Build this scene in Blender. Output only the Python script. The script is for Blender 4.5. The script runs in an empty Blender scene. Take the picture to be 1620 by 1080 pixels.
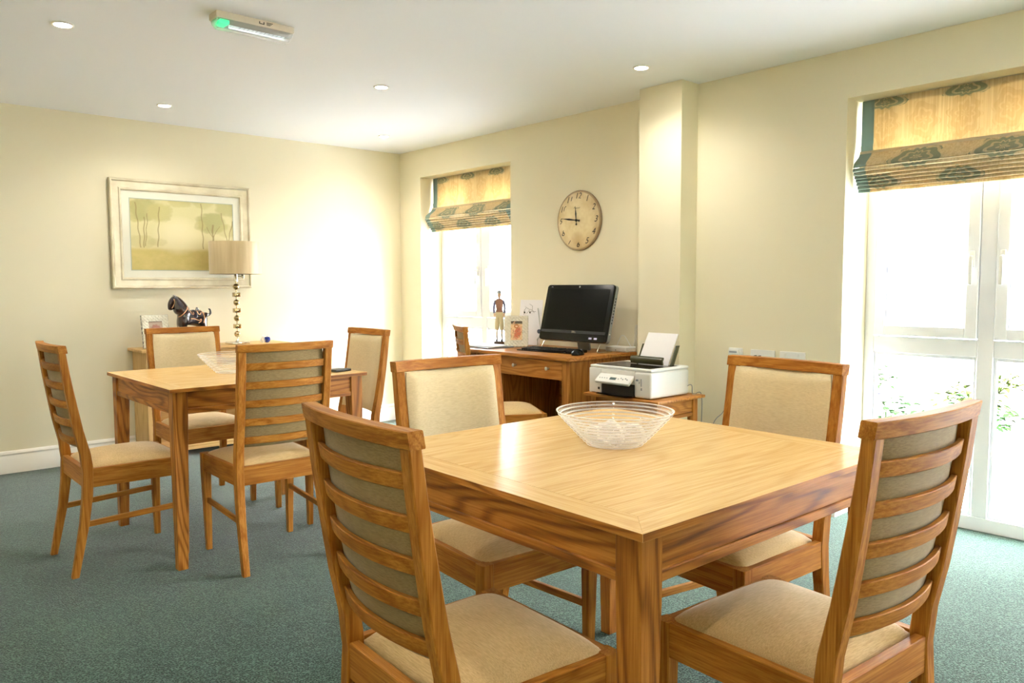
import bpy, bmesh, math, random
from mathutils import Vector, Matrix, noise
R = math.radians
PI = math.pi
random.seed(7)
sc = bpy.context.scene
C = sc.collection

# ------------------------------------------------------------------ camera
CAM = Vector((-3.9964, -5.969, 1.2247))
yaw, pitch, roll = R(41.8654), R(-4.1831), R(-0.2254)
fw = Vector((math.sin(yaw) * math.cos(pitch), math.cos(yaw) * math.cos(pitch), math.sin(pitch)))
rt = Vector((math.cos(yaw), -math.sin(yaw), 0))
up = rt.cross(fw)
rt2 = rt * math.cos(roll) + up * math.sin(roll)
up2 = up * math.cos(roll) - rt * math.sin(roll)
cd = bpy.data.cameras.new('camera')
cam = bpy.data.objects.new('camera', cd)
C.objects.link(cam)
cd.sensor_width = 36
cd.lens = 1230.24 * 36 / 1620
cd.clip_start = 0.02
M = Matrix((rt2, up2, -fw)).transposed().to_4x4()
M.translation = CAM
cam.matrix_world = M
sc.camera = cam

# ------------------------------------------------------------------ world, sun, exposure
SKY_STRENGTH = 25.0
world = bpy.data.worlds.new('sky')
sc.world = world
world.use_nodes = True
wn = world.node_tree
wn.nodes.clear()
wo = wn.nodes.new('ShaderNodeOutputWorld')
wb = wn.nodes.new('ShaderNodeBackground')
wb.inputs['Color'].default_value = (0.80, 0.91, 1.0, 1)
wb.inputs['Strength'].default_value = SKY_STRENGTH
wn.links.new(wb.outputs[0], wo.inputs[0])
sd = bpy.data.lights.new('sun', 'SUN')
sd.energy = 48.0
sd.angle = R(3)
sd.color = (1.0, 0.96, 0.9)
sun = bpy.data.objects.new('sun', sd)
C.objects.link(sun)
sun.rotation_euler = Vector((0.38, 0.15, -0.91)).to_track_quat('-Z', 'Y').to_euler()
sc.view_settings.view_transform = 'Standard'
sc.view_settings.look = 'None'
sc.view_settings.exposure = 1.2
sc.view_settings.gamma = 1
sc.view_settings.use_curve_mapping = False
cy = sc.cycles
cy.use_denoising = True
cy.max_bounces = 10
cy.diffuse_bounces = 6
cy.glossy_bounces = 4
cy.transparent_max_bounces = 16
cy.transmission_bounces = 6
cy.caustics_reflective = False
cy.caustics_refractive = False
cy.sample_clamp_indirect = 6
LAMP_W = 17.0
# sampling portals in the window openings (they emit nothing of their own)
for ya, yb in ((-0.315, -1.498), (-4.115, -5.285), (-6.15, -7.1)):
    pd = bpy.data.lights.new('window_portal', 'AREA')
    pd.shape = 'RECTANGLE'
    pd.size, pd.size_y = 2.16, ya - yb
    pd.cycles.is_portal = True
    po = bpy.data.objects.new('window_portal', pd)
    C.objects.link(po)
    po.location = (0.36, (ya + yb) / 2, 1.08)
    po.rotation_euler = (0, R(90), 0)


# ------------------------------------------------------------------ node helpers
def lin(c):
    c = c / 255.0
    return c / 12.92 if c <= 0.04045 else ((c + 0.055) / 1.055) ** 2.4


def S(r, g, b):
    return (lin(r), lin(g), lin(b), 1.0)


class N:
    """small wrapper over a node tree: sockets become values with operators"""

    def __init__(s, tree, sock):
        s.t, s.s = tree, sock

    def op(s, o, b=None, c=None):
        n = s.t.nodes.new('ShaderNodeMath')
        n.operation = o
        for i, v in enumerate((s, b, c)):
            if v is None:
                continue
            if isinstance(v, N):
                s.t.links.new(v.s, n.inputs[i])
            else:
                n.inputs[i].default_value = v
        return N(s.t, n.outputs[0])

    def __add__(s, b): return s.op('ADD', b)
    def __sub__(s, b): return s.op('SUBTRACT', b)
    def __mul__(s, b): return s.op('MULTIPLY', b)
    def __truediv__(s, b): return s.op('DIVIDE', b)
    def sin(s): return s.op('SINE')
    def lt(s, b): return s.op('LESS_THAN', b)
    def gt(s, b): return s.op('GREATER_THAN', b)
    def abs(s): return s.op('ABSOLUTE')
    def wrap(s, a, b):
        n = s.t.nodes.new('ShaderNodeMath'); n.operation = 'WRAP'
        s.t.links.new(s.s, n.inputs[0]); n.inputs[1].default_value = a; n.inputs[2].default_value = b
        return N(s.t, n.outputs[0])


def new_mat(name):
    m = bpy.data.materials.new(name)
    m.use_nodes = True
    t = m.node_tree
    b = t.nodes['Principled BSDF']
    return m, t, b


def ramp(t, fac, stops):
    n = t.nodes.new('ShaderNodeValToRGB')
    e = n.color_ramp.elements
    while len(e) < len(stops):
        e.new(0.5)
    for i, (p, c) in enumerate(stops):
        e[i].position = p
        e[i].color = c
    t.links.new(fac.s if isinstance(fac, N) else fac, n.inputs[0])
    return n.outputs[0]


def mix(t, fac, a, b, mode='MIX'):
    n = t.nodes.new('ShaderNodeMix')
    n.data_type = 'RGBA'
    n.blend_type = mode
    for s, v in ((n.inputs[0], fac), (n.inputs[6], a), (n.inputs[7], b)):
        if isinstance(v, N):
            t.links.new(v.s, s)
        elif isinstance(v, (tuple, float, int)):
            s.default_value = v
        else:
            t.links.new(v, s)
    return n.outputs[2]


def coords(t, kind='Object', scale=(1, 1, 1), rnd=0.0):
    tc = t.nodes.new('ShaderNodeTexCoord')
    mp = t.nodes.new('ShaderNodeMapping')
    mp.inputs['Scale'].default_value = scale
    t.links.new(tc.outputs[kind], mp.inputs['Vector'])
    if rnd:
        oi = t.nodes.new('ShaderNodeObjectInfo')
        cb = t.nodes.new('ShaderNodeCombineXYZ')
        for i, k in enumerate((rnd, rnd * 1.7, rnd * 2.3)):
            v = N(t, oi.outputs['Random']) * k
            t.links.new(v.s, cb.inputs[i])
        t.links.new(cb.outputs[0], mp.inputs['Location'])
    return mp.outputs[0]


def tex_noise(t, vec, scale, detail=3, rough=0.5, dist=0.0):
    n = t.nodes.new('ShaderNodeTexNoise')
    n.inputs['Scale'].default_value = scale
    n.inputs['Detail'].default_value = detail
    n.inputs['Roughness'].default_value = rough
    n.inputs['Distortion'].default_value = dist
    t.links.new(vec, n.inputs['Vector'])
    return N(t, n.outputs['Fac'])


def bump(t, b, h, strength, dist=0.002):
    n = t.nodes.new('ShaderNodeBump')
    n.inputs['Strength'].default_value = strength
    n.inputs['Distance'].default_value = dist
    t.links.new(h.s, n.inputs['Height'])
    t.links.new(n.outputs[0], b.inputs['Normal'])


def plain(name, col, rough=0.5, metal=0.0, spec=0.5, bumpy=0.0, bscale=300, vary=0.05, emit=None):
    m, t, b = new_mat(name)
    v = coords(t)
    f = tex_noise(t, v, bscale / 10, 3)
    c2 = tuple(max(0, x * (1 - vary * 2)) for x in col[:3]) + (1,)
    t.links.new(mix(t, f, c2, col), b.inputs['Base Color'])
    b.inputs['Roughness'].default_value = rough
    b.inputs['Metallic'].default_value = metal
    b.inputs['Specular IOR Level'].default_value = spec
    if bumpy:
        bump(t, b, tex_noise(t, v, bscale, 2), bumpy, 0.001)
    if emit:
        b.inputs['Emission Color'].default_value = emit[0]
        b.inputs['Emission Strength'].default_value = emit[1]
    return m


def oak(name, axis, light, mid, dark, rough=0.38, figure=1.0, spec=0.3):
    """oak with long grain along the local axis"""
    m, t, b = new_mat(name)
    sc_ = [5.0, 5.0, 5.0]; sc_['xyz'.index(axis)] = 0.7
    v = coords(t, 'Object', tuple(sc_), 3.0)
    big = tex_noise(t, v, 1.0, 2, 0.45, 0.15)
    fine = [60, 60, 60]; fine['xyz'.index(axis)] = 3.0
    wob = tex_noise(t, coords(t, 'Object', tuple(fine), 1.3), 1.0, 2)
    s1 = (big * 110.0 + wob * 2.6).sin() * 0.5 + 0.5
    rings = s1.op('POWER', 2.5)
    sp = [260, 260, 260]; sp['xyz'.index(axis)] = 7.0
    pores = tex_noise(t, coords(t, 'Object', tuple(sp), 2.0), 1.0, 3, 0.65)
    sm = [52, 52, 52]; sm['xyz'.index(axis)] = 1.0
    streak = tex_noise(t, coords(t, 'Object', tuple(sm), 5.0), 1.0, 3, 0.6)
    f = rings * (0.17 * figure) + streak * 0.30 + pores * 0.50
    col = ramp(t, f, [(0.30, light), (0.50, mid), (0.82, dark)])
    t.links.new(col, b.inputs['Base Color'])
    b.inputs['Roughness'].default_value = rough
    b.inputs['Specular IOR Level'].default_value = spec
    bump(t, b, pores, 0.12, 0.0008)
    return m


TOP = (S(224, 188, 128), S(208, 166, 102), S(176, 128, 68))
CH = (S(186, 128, 54), S(148, 90, 28), S(86, 45, 10))
APR = (S(186, 126, 56), S(152, 94, 34), S(84, 44, 12))
OAK = {}
for ax in 'xyz':
    OAK['top' + ax] = oak('oak_top_' + ax, ax, *TOP, rough=0.27, figure=0.55, spec=0.5)
    OAK['ch' + ax] = oak('oak_chair_' + ax, ax, *CH, rough=0.5, figure=0.5, spec=0.15)
    OAK['ap' + ax] = oak('oak_apron_' + ax, ax, *APR, rough=0.45, figure=1.5, spec=0.2)
    OAK['ds' + ax] = oak('oak_desk_' + ax, ax, S(190, 132, 62), S(158, 100, 38), S(104, 60, 18), rough=0.45)


def fabric(name, c1, c2, streak_axis='x'):
    m, t, b = new_mat(name)
    s = [420, 420, 420]; s['xyz'.index(streak_axis)] = 40
    v = coords(t, 'Object', tuple(s), 1.0)
    st = tex_noise(t, v, 1.0, 3, 0.6)
    cl = tex_noise(t, coords(t, 'Object', (6, 6, 6), 4.0), 1.0, 3)
    f = st * 0.75 + cl * 0.35
    t.links.new(ramp(t, f, [(0.3, c2), (0.72, c1)]), b.inputs['Base Color'])
    b.inputs['Roughness'].default_value = 0.75
    b.inputs['Sheen Weight'].default_value = 0.35
    b.inputs['Sheen Roughness'].default_value = 0.4
    b.inputs['Sheen Tint'].default_value = (1, 0.97, 0.9, 1)
    bump(t, b, st, 0.25, 0.0008)
    return m


F_SEAT = fabric('velour_seat', S(214, 186, 134), S(170, 138, 84), 'x')
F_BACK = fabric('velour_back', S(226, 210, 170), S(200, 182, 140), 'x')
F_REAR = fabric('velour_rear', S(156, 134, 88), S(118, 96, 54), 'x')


def wall_paint(name, c):
    m, t, b = new_mat(name)
    v = coords(t)
    f = tex_noise(t, v, 0.8, 2)
    t.links.new(mix(t, f, c, tuple(x * 0.96 for x in c[:3]) + (1,)), b.inputs['Base Color'])
    b.inputs['Roughness'].default_value = 0.7
    b.inputs['Specular IOR Level'].default_value = 0.25
    bump(t, b, tex_noise(t, v, 350, 2), 0.06, 0.001)
    return m


WALL = wall_paint('cream_wall_paint', S(238, 230, 203))
CEIL = wall_paint('white_ceiling_paint', S(247, 248, 251))
GLOSSWHITE = plain('white_gloss_paint', S(240, 236, 226), 0.35, vary=0.01)
UPVC = plain('white_upvc', S(238, 240, 246), 0.28, vary=0.01)
WHITEP = plain('white_plastic', S(232, 232, 228), 0.35, vary=0.01)
GREYP = plain('grey_plastic', S(150, 155, 160), 0.4)
SILVER = plain('silver_plastic', S(150, 158, 160), 0.35, metal=0.3)
BLACKG = plain('black_gloss', S(8, 8, 10), 0.12, vary=0, spec=0.3)
BLACKM = plain('black_matt', S(18, 18, 19), 0.45, vary=0)
SCREEN = plain('dark_screen', S(6, 7, 5), 0.2, vary=0, spec=0.15)
CHROME = plain('chrome', S(225, 222, 214), 0.12, metal=1.0, vary=0)
BRASSY = plain('warm_chrome', S(186, 166, 126), 0.12, metal=1.0, vary=0)
SATIN = plain('satin_nickel', S(200, 196, 186), 0.3, metal=1.0)
PAPER = plain('white_paper', S(240, 238, 240), 0.8, vary=0.01)
TEALM = plain('teal_cloth', S(104, 130, 126), 0.85, bumpy=0.2, bscale=900)
OLIVE = plain('smoked_plastic', S(72, 70, 44), 0.25)
INK = plain('dark_ink', S(46, 36, 26), 0.6, vary=0)


def carpet_mat():
    m, t, b = new_mat('teal_loop_carpet')
    v = coords(t, 'Object', (1, 1, 1))
    mp = t.nodes.new('ShaderNodeMapping')
    mp.inputs['Rotation'].default_value = (0, 0, R(40))
    t.links.new(v, mp.inputs['Vector'])
    vo = t.nodes.new('ShaderNodeTexVoronoi')
    vo.inputs['Scale'].default_value = 190
    t.links.new(mp.outputs[0], vo.inputs['Vector'])
    d = N(t, vo.outputs['Distance'])
    n1 = tex_noise(t, v, 150, 3, 0.7)
    n2 = tex_noise(t, v, 2.2, 4, 0.6)
    f = d * 0.55 + n1 * 0.50 + n2 * 0.20
    col = ramp(t, f, [(0.35, S(6, 20, 14)), (0.55, S(26, 46, 37)), (0.78, S(74, 99, 85))])
    t.links.new(col, b.inputs['Base Color'])
    b.inputs['Roughness'].default_value = 0.95
    b.inputs['Specular IOR Level'].default_value = 0.1
    b.inputs['Sheen Weight'].default_value = 0.45
    b.inputs['Sheen Roughness'].default_value = 0.3
    bump(t, b, d + n1, 0.4, 0.003)
    return m


CARPET = carpet_mat()


def thin_glass(name, tint=(1, 1, 1, 1), white=0.0, rough=0.0, ior=1.45, rings=None):
    m, t, b = new_mat(name)
    t.nodes.remove(b)
    out = t.nodes['Material Output']
    tr = t.nodes.new('ShaderNodeBsdfTransparent'); tr.inputs[0].default_value = tint
    gl = t.nodes.new('ShaderNodeBsdfGlossy'); gl.inputs['Roughness'].default_value = rough
    ly = t.nodes.new('ShaderNodeLayerWeight'); ly.inputs[0].default_value = 0.5
    r0 = ((ior - 1) / (ior + 1)) ** 2
    fr = (N(t, ly.outputs['Facing']).op('POWER', 5.0) * (1 - r0) + r0)
    mx = t.nodes.new('ShaderNodeMixShader')
    t.links.new(fr.s, mx.inputs[0]); t.links.new(tr.outputs[0], mx.inputs[1]); t.links.new(gl.outputs[0], mx.inputs[2])
    last = mx
    if white:
        tl = t.nodes.new('ShaderNodeBsdfTranslucent'); tl.inputs[0].default_value = (1, 1, 1, 1)
        df = t.nodes.new('ShaderNodeBsdfDiffuse'); df.inputs[0].default_value = (1, 1, 1, 1)
        m1 = t.nodes.new('ShaderNodeMixShader'); m1.inputs[0].default_value = 0.5
        t.links.new(tl.outputs[0], m1.inputs[1]); t.links.new(df.outputs[0], m1.inputs[2])
        m2 = t.nodes.new('ShaderNodeMixShader')
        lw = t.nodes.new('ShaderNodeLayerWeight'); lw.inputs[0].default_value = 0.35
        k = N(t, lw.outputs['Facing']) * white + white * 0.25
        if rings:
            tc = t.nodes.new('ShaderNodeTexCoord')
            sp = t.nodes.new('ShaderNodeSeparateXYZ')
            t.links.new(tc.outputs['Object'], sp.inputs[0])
            rib_glint = (((N(t, sp.outputs[2]) - 0.004) * (2 * PI / rings)).sin() * 0.5 + 0.5).op('POWER', 2.0)  # white bands by height stand in for light caught by the ribs
            k = k * (rib_glint * 1.5 + 0.12)
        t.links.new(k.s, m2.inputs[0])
        t.links.new(mx.outputs[0], m2.inputs[1]); t.links.new(m1.outputs[0], m2.inputs[2])
        last = m2
    t.links.new(last.outputs[0], out.inputs[0])
    return m


PANE = thin_glass('window_glass')
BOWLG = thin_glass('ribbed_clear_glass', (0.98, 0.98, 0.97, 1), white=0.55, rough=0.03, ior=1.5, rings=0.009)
CRYSTAL = thin_glass('frosted_crystal_glass', (0.97, 0.97, 0.98, 1), white=0.85, rough=0.08, ior=1.5)
LENSM = thin_glass('prismatic_diffuser', (0.93, 0.95, 0.95, 1), white=0.5, rough=0.1, ior=1.4)
BLUEG = plain('blue_glass', S(24, 52, 150), 0.08, spec=0.9)
LAMPGLOW = plain('lamp_glow', S(255, 240, 215), 0.5, vary=0, emit=((1.0, 0.93, 0.78, 1), 60.0))
GREENLED = plain('green_led', S(90, 240, 160), 0.4, vary=0, emit=((0.02, 0.8, 0.28, 1), 0.55))


def vcol_mat(name, rough=0.7, coat=0.0):
    m, t, b = new_mat(name)
    a = t.nodes.new('ShaderNodeVertexColor'); a.layer_name = 'print'
    n = tex_noise(t, coords(t), 160, 3)
    t.links.new(mix(t, 0.12, a.outputs[0], mix(t, n, (0.25, 0.25, 0.22, 1), (0.9, 0.88, 0.8, 1)), 'OVERLAY'), b.inputs['Base Color'])
    b.inputs['Roughness'].default_value = rough
    b.inputs['Coat Weight'].default_value = coat
    b.inputs['Coat Roughness'].default_value = 0.03
    return m


PRINT = vcol_mat('printed_picture')
PRINTG = vcol_mat('printed_glazed', 0.5, 0.8)


# ------------------------------------------------------------------ mesh helpers
def finish(bm, name, mat, parent=None, angle=35, loc=None, label=None, kind=None):
    me = bpy.data.meshes.new(name)
    bmesh.ops.recalc_face_normals(bm, faces=bm.faces)
    bm.to_mesh(me)
    bm.free()
    if angle is not None:
        me.shade_smooth()
        me.set_sharp_from_angle(angle=R(angle))
    o = bpy.data.objects.new(name, me)
    C.objects.link(o)
    for x in (mat if isinstance(mat, (list, tuple)) else [mat]):
        me.materials.append(x)
    if parent:
        o.parent = parent
    if loc:
        o.location = loc
    if label:
        o['label'] = label
    if kind:
        o['kind'] = kind
    return o


def box(bm, x0, x1, y0, y1, z0, z1, bev=0.0, seg=2, mi=0):
    r = bmesh.ops.create_cube(bm, size=1)
    vs = r['verts']
    for v in vs:
        v.co = Vector(((x0 + x1) / 2 + v.co.x * (x1 - x0), (y0 + y1) / 2 + v.co.y * (y1 - y0), (z0 + z1) / 2 + v.co.z * (z1 - z0)))
    fs = {f for v in vs for f in v.link_faces}
    for f in fs:
        f.material_index = mi
    if bev:
        es = list({e for v in vs for e in v.link_edges})
        bmesh.ops.bevel(bm, geom=es, offset=bev, segments=seg, affect='EDGES', profile=0.5)
    return bm


def B(*a, **k):
    return box(bmesh.new(), *a, **k)


def loft(bm, rings, closed_ring=True, caps=True, mi=0):
    vr = [[bm.verts.new(p) for p in r] for r in rings]
    n = len(rings[0])
    for a, b in zip(vr, vr[1:]):
        for i in range(n if closed_ring else n - 1):
            j = (i + 1) % n
            f = bm.faces.new((a[i], a[j], b[j], b[i]))
            f.material_index = mi
    if caps and closed_ring:
        for r in (vr[0], vr[-1]):
            try:
                bm.faces.new(r).material_index = mi
            except ValueError:
                pass
    return bm


def crect(a, b, c):
    """chamfered rectangle half sizes a, b"""
    return [(-a + c, -b), (a - c, -b), (a, -b + c), (a, b - c), (a - c, b), (-a + c, b), (-a, b - c), (-a, -b + c)]


def lathe(bm, prof, seg=32, c=(0, 0, 0), mi=0, axis='z'):
    rings = []
    for r, z in prof:
        ring = []
        for i in range(seg):
            a = 2 * PI * i / seg
            if axis == 'z':
                ring.append((c[0] + r * math.cos(a), c[1] + r * math.sin(a), c[2] + z))
            elif axis == 'y':
                ring.append((c[0] + r * math.cos(a), c[1] + z, c[2] + r * math.sin(a)))
            else:
                ring.append((c[0] + z, c[1] + r * math.cos(a), c[2] + r * math.sin(a)))
        rings.append(ring)
    return loft(bm, rings, mi=mi)


def tube(bm, pts, r, seg=8, mi=0):
    pts = [Vector(p) for p in pts]
    rings = []
    ref = Vector((0, 0, 1))
    for i, p in enumerate(pts):
        d = (pts[min(i + 1, len(pts) - 1)] - pts[max(i - 1, 0)]).normalized()
        a = ref if abs(d.dot(ref)) < 0.95 else Vector((1, 0, 0))
        u = d.cross(a).normalized()
        w = d.cross(u).normalized()
        rr = r[i] if isinstance(r, (list, tuple)) else r
        rings.append([tuple(p + (u * math.cos(2 * PI * k / seg) + w * math.sin(2 * PI * k / seg)) * rr) for k in range(seg)])
    return loft(bm, rings, mi=mi)


def spline(pts, n=8):
    """Catmull-Rom through pts"""
    P = [Vector(p) for p in pts]
    P = [P[0] * 2 - P[1]] + P + [P[-1] * 2 - P[-2]]
    out = []
    for i in range(1, len(P) - 2):
        for k in range(n):
            t = k / n
            a, b, c, d = P[i - 1], P[i], P[i + 1], P[i + 2]
            out.append(0.5 * ((2 * b) + (c - a) * t + (2 * a - 5 * b + 4 * c - d) * t * t + (3 * b - a - 3 * c + d) * t ** 3))
    out.append(P[-2])
    return out


def grid_print(name, x0, x1, z0, z1, nx, nz, fn, mat, parent, y=0.0, angle=None):
    """flat print in the local xz plane with per-vertex printed colour fn(u,v)"""
    me = bpy.data.meshes.new(name)
    vs, cs = [], []
    for j in range(nz + 1):
        for i in range(nx + 1):
            u, v = i / nx, j / nz
            vs.append((x0 + (x1 - x0) * u, y, z0 + (z1 - z0) * v))
            cs.append(fn(u, v))
    fs = [(j * (nx + 1) + i, j * (nx + 1) + i + 1, (j + 1) * (nx + 1) + i + 1, (j + 1) * (nx + 1) + i) for j in range(nz) for i in range(nx)]
    me.from_pydata(vs, [], fs)
    at = me.color_attributes.new('print', 'FLOAT_COLOR', 'POINT')
    for i, c in enumerate(cs):
        at.data[i].color = c
    me.materials.append(mat)
    o = bpy.data.objects.new(name, me)
    C.objects.link(o)
    o.parent = parent
    return o


def thing(name, label, cat, loc=(0, 0, 0), rz=0.0, group=None, kind=None):
    o = bpy.data.objects.new(name, None)
    o.empty_display_size = 0.1
    C.objects.link(o)
    o.location = loc
    o.rotation_euler = (0, 0, R(rz))
    if kind:
        o['kind'] = kind
    if label:
        o['label'] = label
    if cat:
        o['category'] = cat
    if group:
        o['group'] = group
    return o


def tag(o, label, cat, group=None):
    o['label'] = label
    o['category'] = cat
    if group:
        o['group'] = group
    return o


def children(o):
    return [c for c in bpy.data.objects if c.parent is o]


def copy_tree(o, parent=None):
    c = o.copy()
    C.objects.link(c)
    c.parent = parent
    for ch in children(o):
        copy_tree(ch, c)
    return c


def struct(name, bm, mat, **k):
    return finish(bm, name, mat, kind='structure', **k)


def smoothstep(a, b, x):
    t = max(0, min(1, (x - a) / (b - a)))
    return t * t * (3 - 2 * t)


def mixc(a, b, f):
    return tuple(a[i] + (b[i] - a[i]) * f for i in range(3)) + (1,)


# ------------------------------------------------------------------ room shell
XL, YN, H = -5.6, -7.4, 2.4
W2X = -0.045                       # inner face of the nearer stretch of the window wall
WY = [(-0.315, -1.498), (-4.115, -5.285), (-6.15, -7.1)]
HEAD = 2.16
struct('floor', B(XL, 0.30, YN, 0.0, -0.1, 0.0), CARPET, angle=None)
struct('ceiling', B(XL, 0.42, YN, 0.12, H, H + 0.25), CEIL, angle=None)
struct('wall_back', B(XL, 0.42, 0.0, 0.12, 0, H), WALL, angle=None)
struct('wall_left', B(XL - 0.12, XL, YN, 0.12, 0, H), WALL, angle=None)
struct('wall_near', B(XL, 0.42, YN - 0.12, YN, 0, H), WALL, angle=None)
bm = bmesh.new()
XO = 0.34
box(bm, 0, XO, WY[0][0], 0, 0, H)
box(bm, 0, XO, WY[0][1], WY[0][0], HEAD, H)
box(bm, 0, XO, -3.217, WY[0][1], 0, H)
box(bm, W2X, XO, WY[1][0], -3.217, 0, H)
box(bm, W2X, XO, WY[1][1], WY[1][0], HEAD, H)
box(bm, W2X, XO, WY[2][0], WY[1][1], 0, H)
box(bm, W2X, XO, WY[2][1], WY[2][0], HEAD, H)
box(bm, W2X, XO, YN, WY[2][1], 0, H)
struct('wall_right', bm, WALL, angle=None)
struct('column', B(-0.205, 0.0, -3.217, -2.907, 0, H), WALL, angle=None)


def skirting(name, p, q, nrm):
    p, q, nrm = Vector(p), Vector(q), Vector(nrm)
    prof = [(0, 0), (0.018, 0), (0.018, 0.108), (0.013, 0.114), (0.013, 0.122), (0.016, 0.128), (0.012, 0.140), (0.005, 0.146), (0, 0.148)]
    rings = [[tuple(e + nrm * a + Vector((0, 0, z))) for a, z in prof] for e in (p, q)]
    struct(name, loft(bmesh.new(), rings), GLOSSWHITE, angle=40)


skirting('baseboard_back', (XL, 0, 0), (0, 0, 0), (0, -1, 0))
skirting('baseboard_left', (XL, YN, 0), (XL, 0, 0), (1, 0, 0))
skirting('baseboard_right', (0, WY[0][1], 0), (0, -2.907, 0), (-1, 0, 0))
skirting('baseboard_right', (W2X, -3.217, 0), (W2X, WY[1][0], 0), (-1, 0, 0))
skirting('baseboard_right', (W2X, WY[1][1], 0), (W2X, WY[2][0], 0), (-1, 0, 0))


# ------------------------------------------------------------------ windows (local x to the viewer's right, y outward)
def frame_loop(bm, x0, x1, z0, z1, w, y0, y1, bev=0.003, wb_=None):
    wb_ = wb_ or w
    box(bm, x0, x0 + w, y0, y1, z0, z1, bev, 1)
    box(bm, x1 - w, x1, y0, y1, z0, z1, bev, 1)
    box(bm, x0 + w, x1 - w, y0, y1, z1 - w, z1, bev, 1)
    box(bm, x0 + w, x1 - w, y0, y1, z0, z0 + wb_, bev, 1)


def window(n, ys, xface, wide):
    root = thing('window_%d' % n, None, None, (xface, ys[0], 0), -90, kind='structure')
    W = ys[0] - ys[1]
    mid = W / 2
    bm = bmesh.new()
    frame_loop(bm, 0, W, 0, HEAD, 0.05, 0.0, 0.07, wb_=0.07)
    finish(bm, 'window_frame', UPVC, root)
    finish(B(mid - 0.036, mid + 0.036, 0.0, 0.07, 0.07, HEAD - 0.05, 0.003, 1), 'mullion', UPVC, root)
    for a, b in ((0.05, mid - 0.036), (mid + 0.036, W - 0.05)):
        finish(B(a, b, 0.001, 0.07, 0.86, 0.945, 0.003, 1), 'transom', UPVC, root)
        bm = bmesh.new()
        frame_loop(bm, a + 0.002, b - 0.002, 0.95, HEAD - 0.055, 0.055, -0.012, 0.05, 0.004)
        s = finish(bm, 'sash', UPVC, root)
        # beads round the glass
        bm = bmesh.new()
        frame_loop(bm, a + 0.057, b - 0.057, 1.005, HEAD - 0.11, 0.008, 0.0, 0.02, 0.002)
        finish(bm, 'glazing_bead', UPVC, s)
        finish(B(a + 0.055, b - 0.055, 0.024, 0.030, 1.0, HEAD - 0.11), 'pane', PANE, s, angle=None)
        # handle near the mullion
        hx = b - 0.03 if a < mid else a + 0.03
        bm = bmesh.new()
        box(bm, hx - 0.012, hx + 0.012, -0.022, -0.012, 1.30, 1.38, 0.004, 2)
        lathe(bm, [(0.009, -0.045), (0.011, -0.040), (0.011, -0.022)], 16, (hx, 0, 1.345), axis='y')
        box(bm, hx - 0.009, hx + 0.009, -0.048, -0.036, 1.215, 1.352, 0.005, 2)
        finish(bm, 'handle', WHITEP, s)
        bm = bmesh.new()
        frame_loop(bm, a, b, 0.07, 0.86, 0.016, 0.012, 0.034, 0.003)
        finish(bm, 'glazing_bead', UPVC, root)
        finish(B(a + 0.01, b - 0.01, 0.024, 0.030, 0.08, 0.85), 'pane', PANE, root, angle=None)
    return root


window(1, WY[0], 0.225, True)
window(2, WY[1], 0.225, True)
window(3, WY[2], 0.225, True)  # unseen extra window, added to bring daylight onto the near chairs


# ------------------------------------------------------------------ roman blinds
def blind_mat(name='damask_blind_cloth', trans=0.36):
    m, t, b = new_mat(name)
    tc = t.nodes.new('ShaderNodeTexCoord')
    sp = t.nodes.new('ShaderNodeSeparateXYZ')
    t.links.new(tc.outputs['Object'], sp.inputs[0])
    x, z = N(t, sp.outputs[0]), N(t, sp.outputs[2])
    warp = tex_noise(t, tc.outputs['Object'], 26, 3, 0.6) - 0.5

    def motif(px, pz, ox, oz, rx, rz, petals):
        dx = (x - ox).wrap(-px / 2, px / 2)
        dz = (z - oz).wrap(-pz / 2, pz / 2)
        th = dz.op('ARCTAN2', dx)
        r = ((dx / rx) * (dx / rx) + (dz / rz) * (dz / rz)).op('SQRT')
        edge = (th * petals).sin() * 0.14 + warp * 0.55
        body = (r + edge).lt(1.0)
        ring = ((r * 15.0 + (th * petals).sin() * 1.3).sin()).gt(0.55)
        return body * (ring.op('SUBTRACT', 1.0).abs() * 0.75 + 0.25)
    teal = motif(0.37, 0.40, 0.30, 1.835, 0.125, 0.052, 9).op('MAXIMUM', motif(0.37, 0.40, 0.115, 1.735, 0.10, 0.035, 7))
    gold = motif(0.37, 0.40, 0.30, 2.02, 0.07, 0.10, 6).op('MAXIMUM', motif(0.37, 0.40, 0.115, 2.02, 0.07, 0.12, 8))
    st = tex_noise(t, coords(t, 'Object', (130, 130, 2)), 1.0, 3)
    base = ramp(t, st, [(0.3, S(204, 184, 142)), (0.7, S(226, 210, 172))])
    c = mix(t, gold * 0.35, base, S(186, 158, 104))
    c = mix(t, teal * 0.8, c, S(128, 142, 122))
    side = x.lt(0.062).op('MAXIMUM', x.gt(1.13 - 0.062))
    c = mix(t, side, c, S(146, 168, 158))
    t.links.new(c, b.inputs['Base Color'])
    b.inputs['Roughness'].default_value = 0.85
    bump(t, b, st, 0.2, 0.001)
    tl = t.nodes.new('ShaderNodeBsdfTranslucent')
    t.links.new(mix(t, side, c, S(120, 142, 136)), tl.inputs[0])
    mx = t.nodes.new('ShaderNodeMixShader')
    mx.inputs[0].default_value = trans
    t.links.new(b.outputs[0], mx.inputs[1])
    t.links.new(tl.outputs[0], mx.inputs[2])
    t.links.new(mx.outputs[0], t.nodes['Material Output'].inputs[0])
    return m


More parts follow.
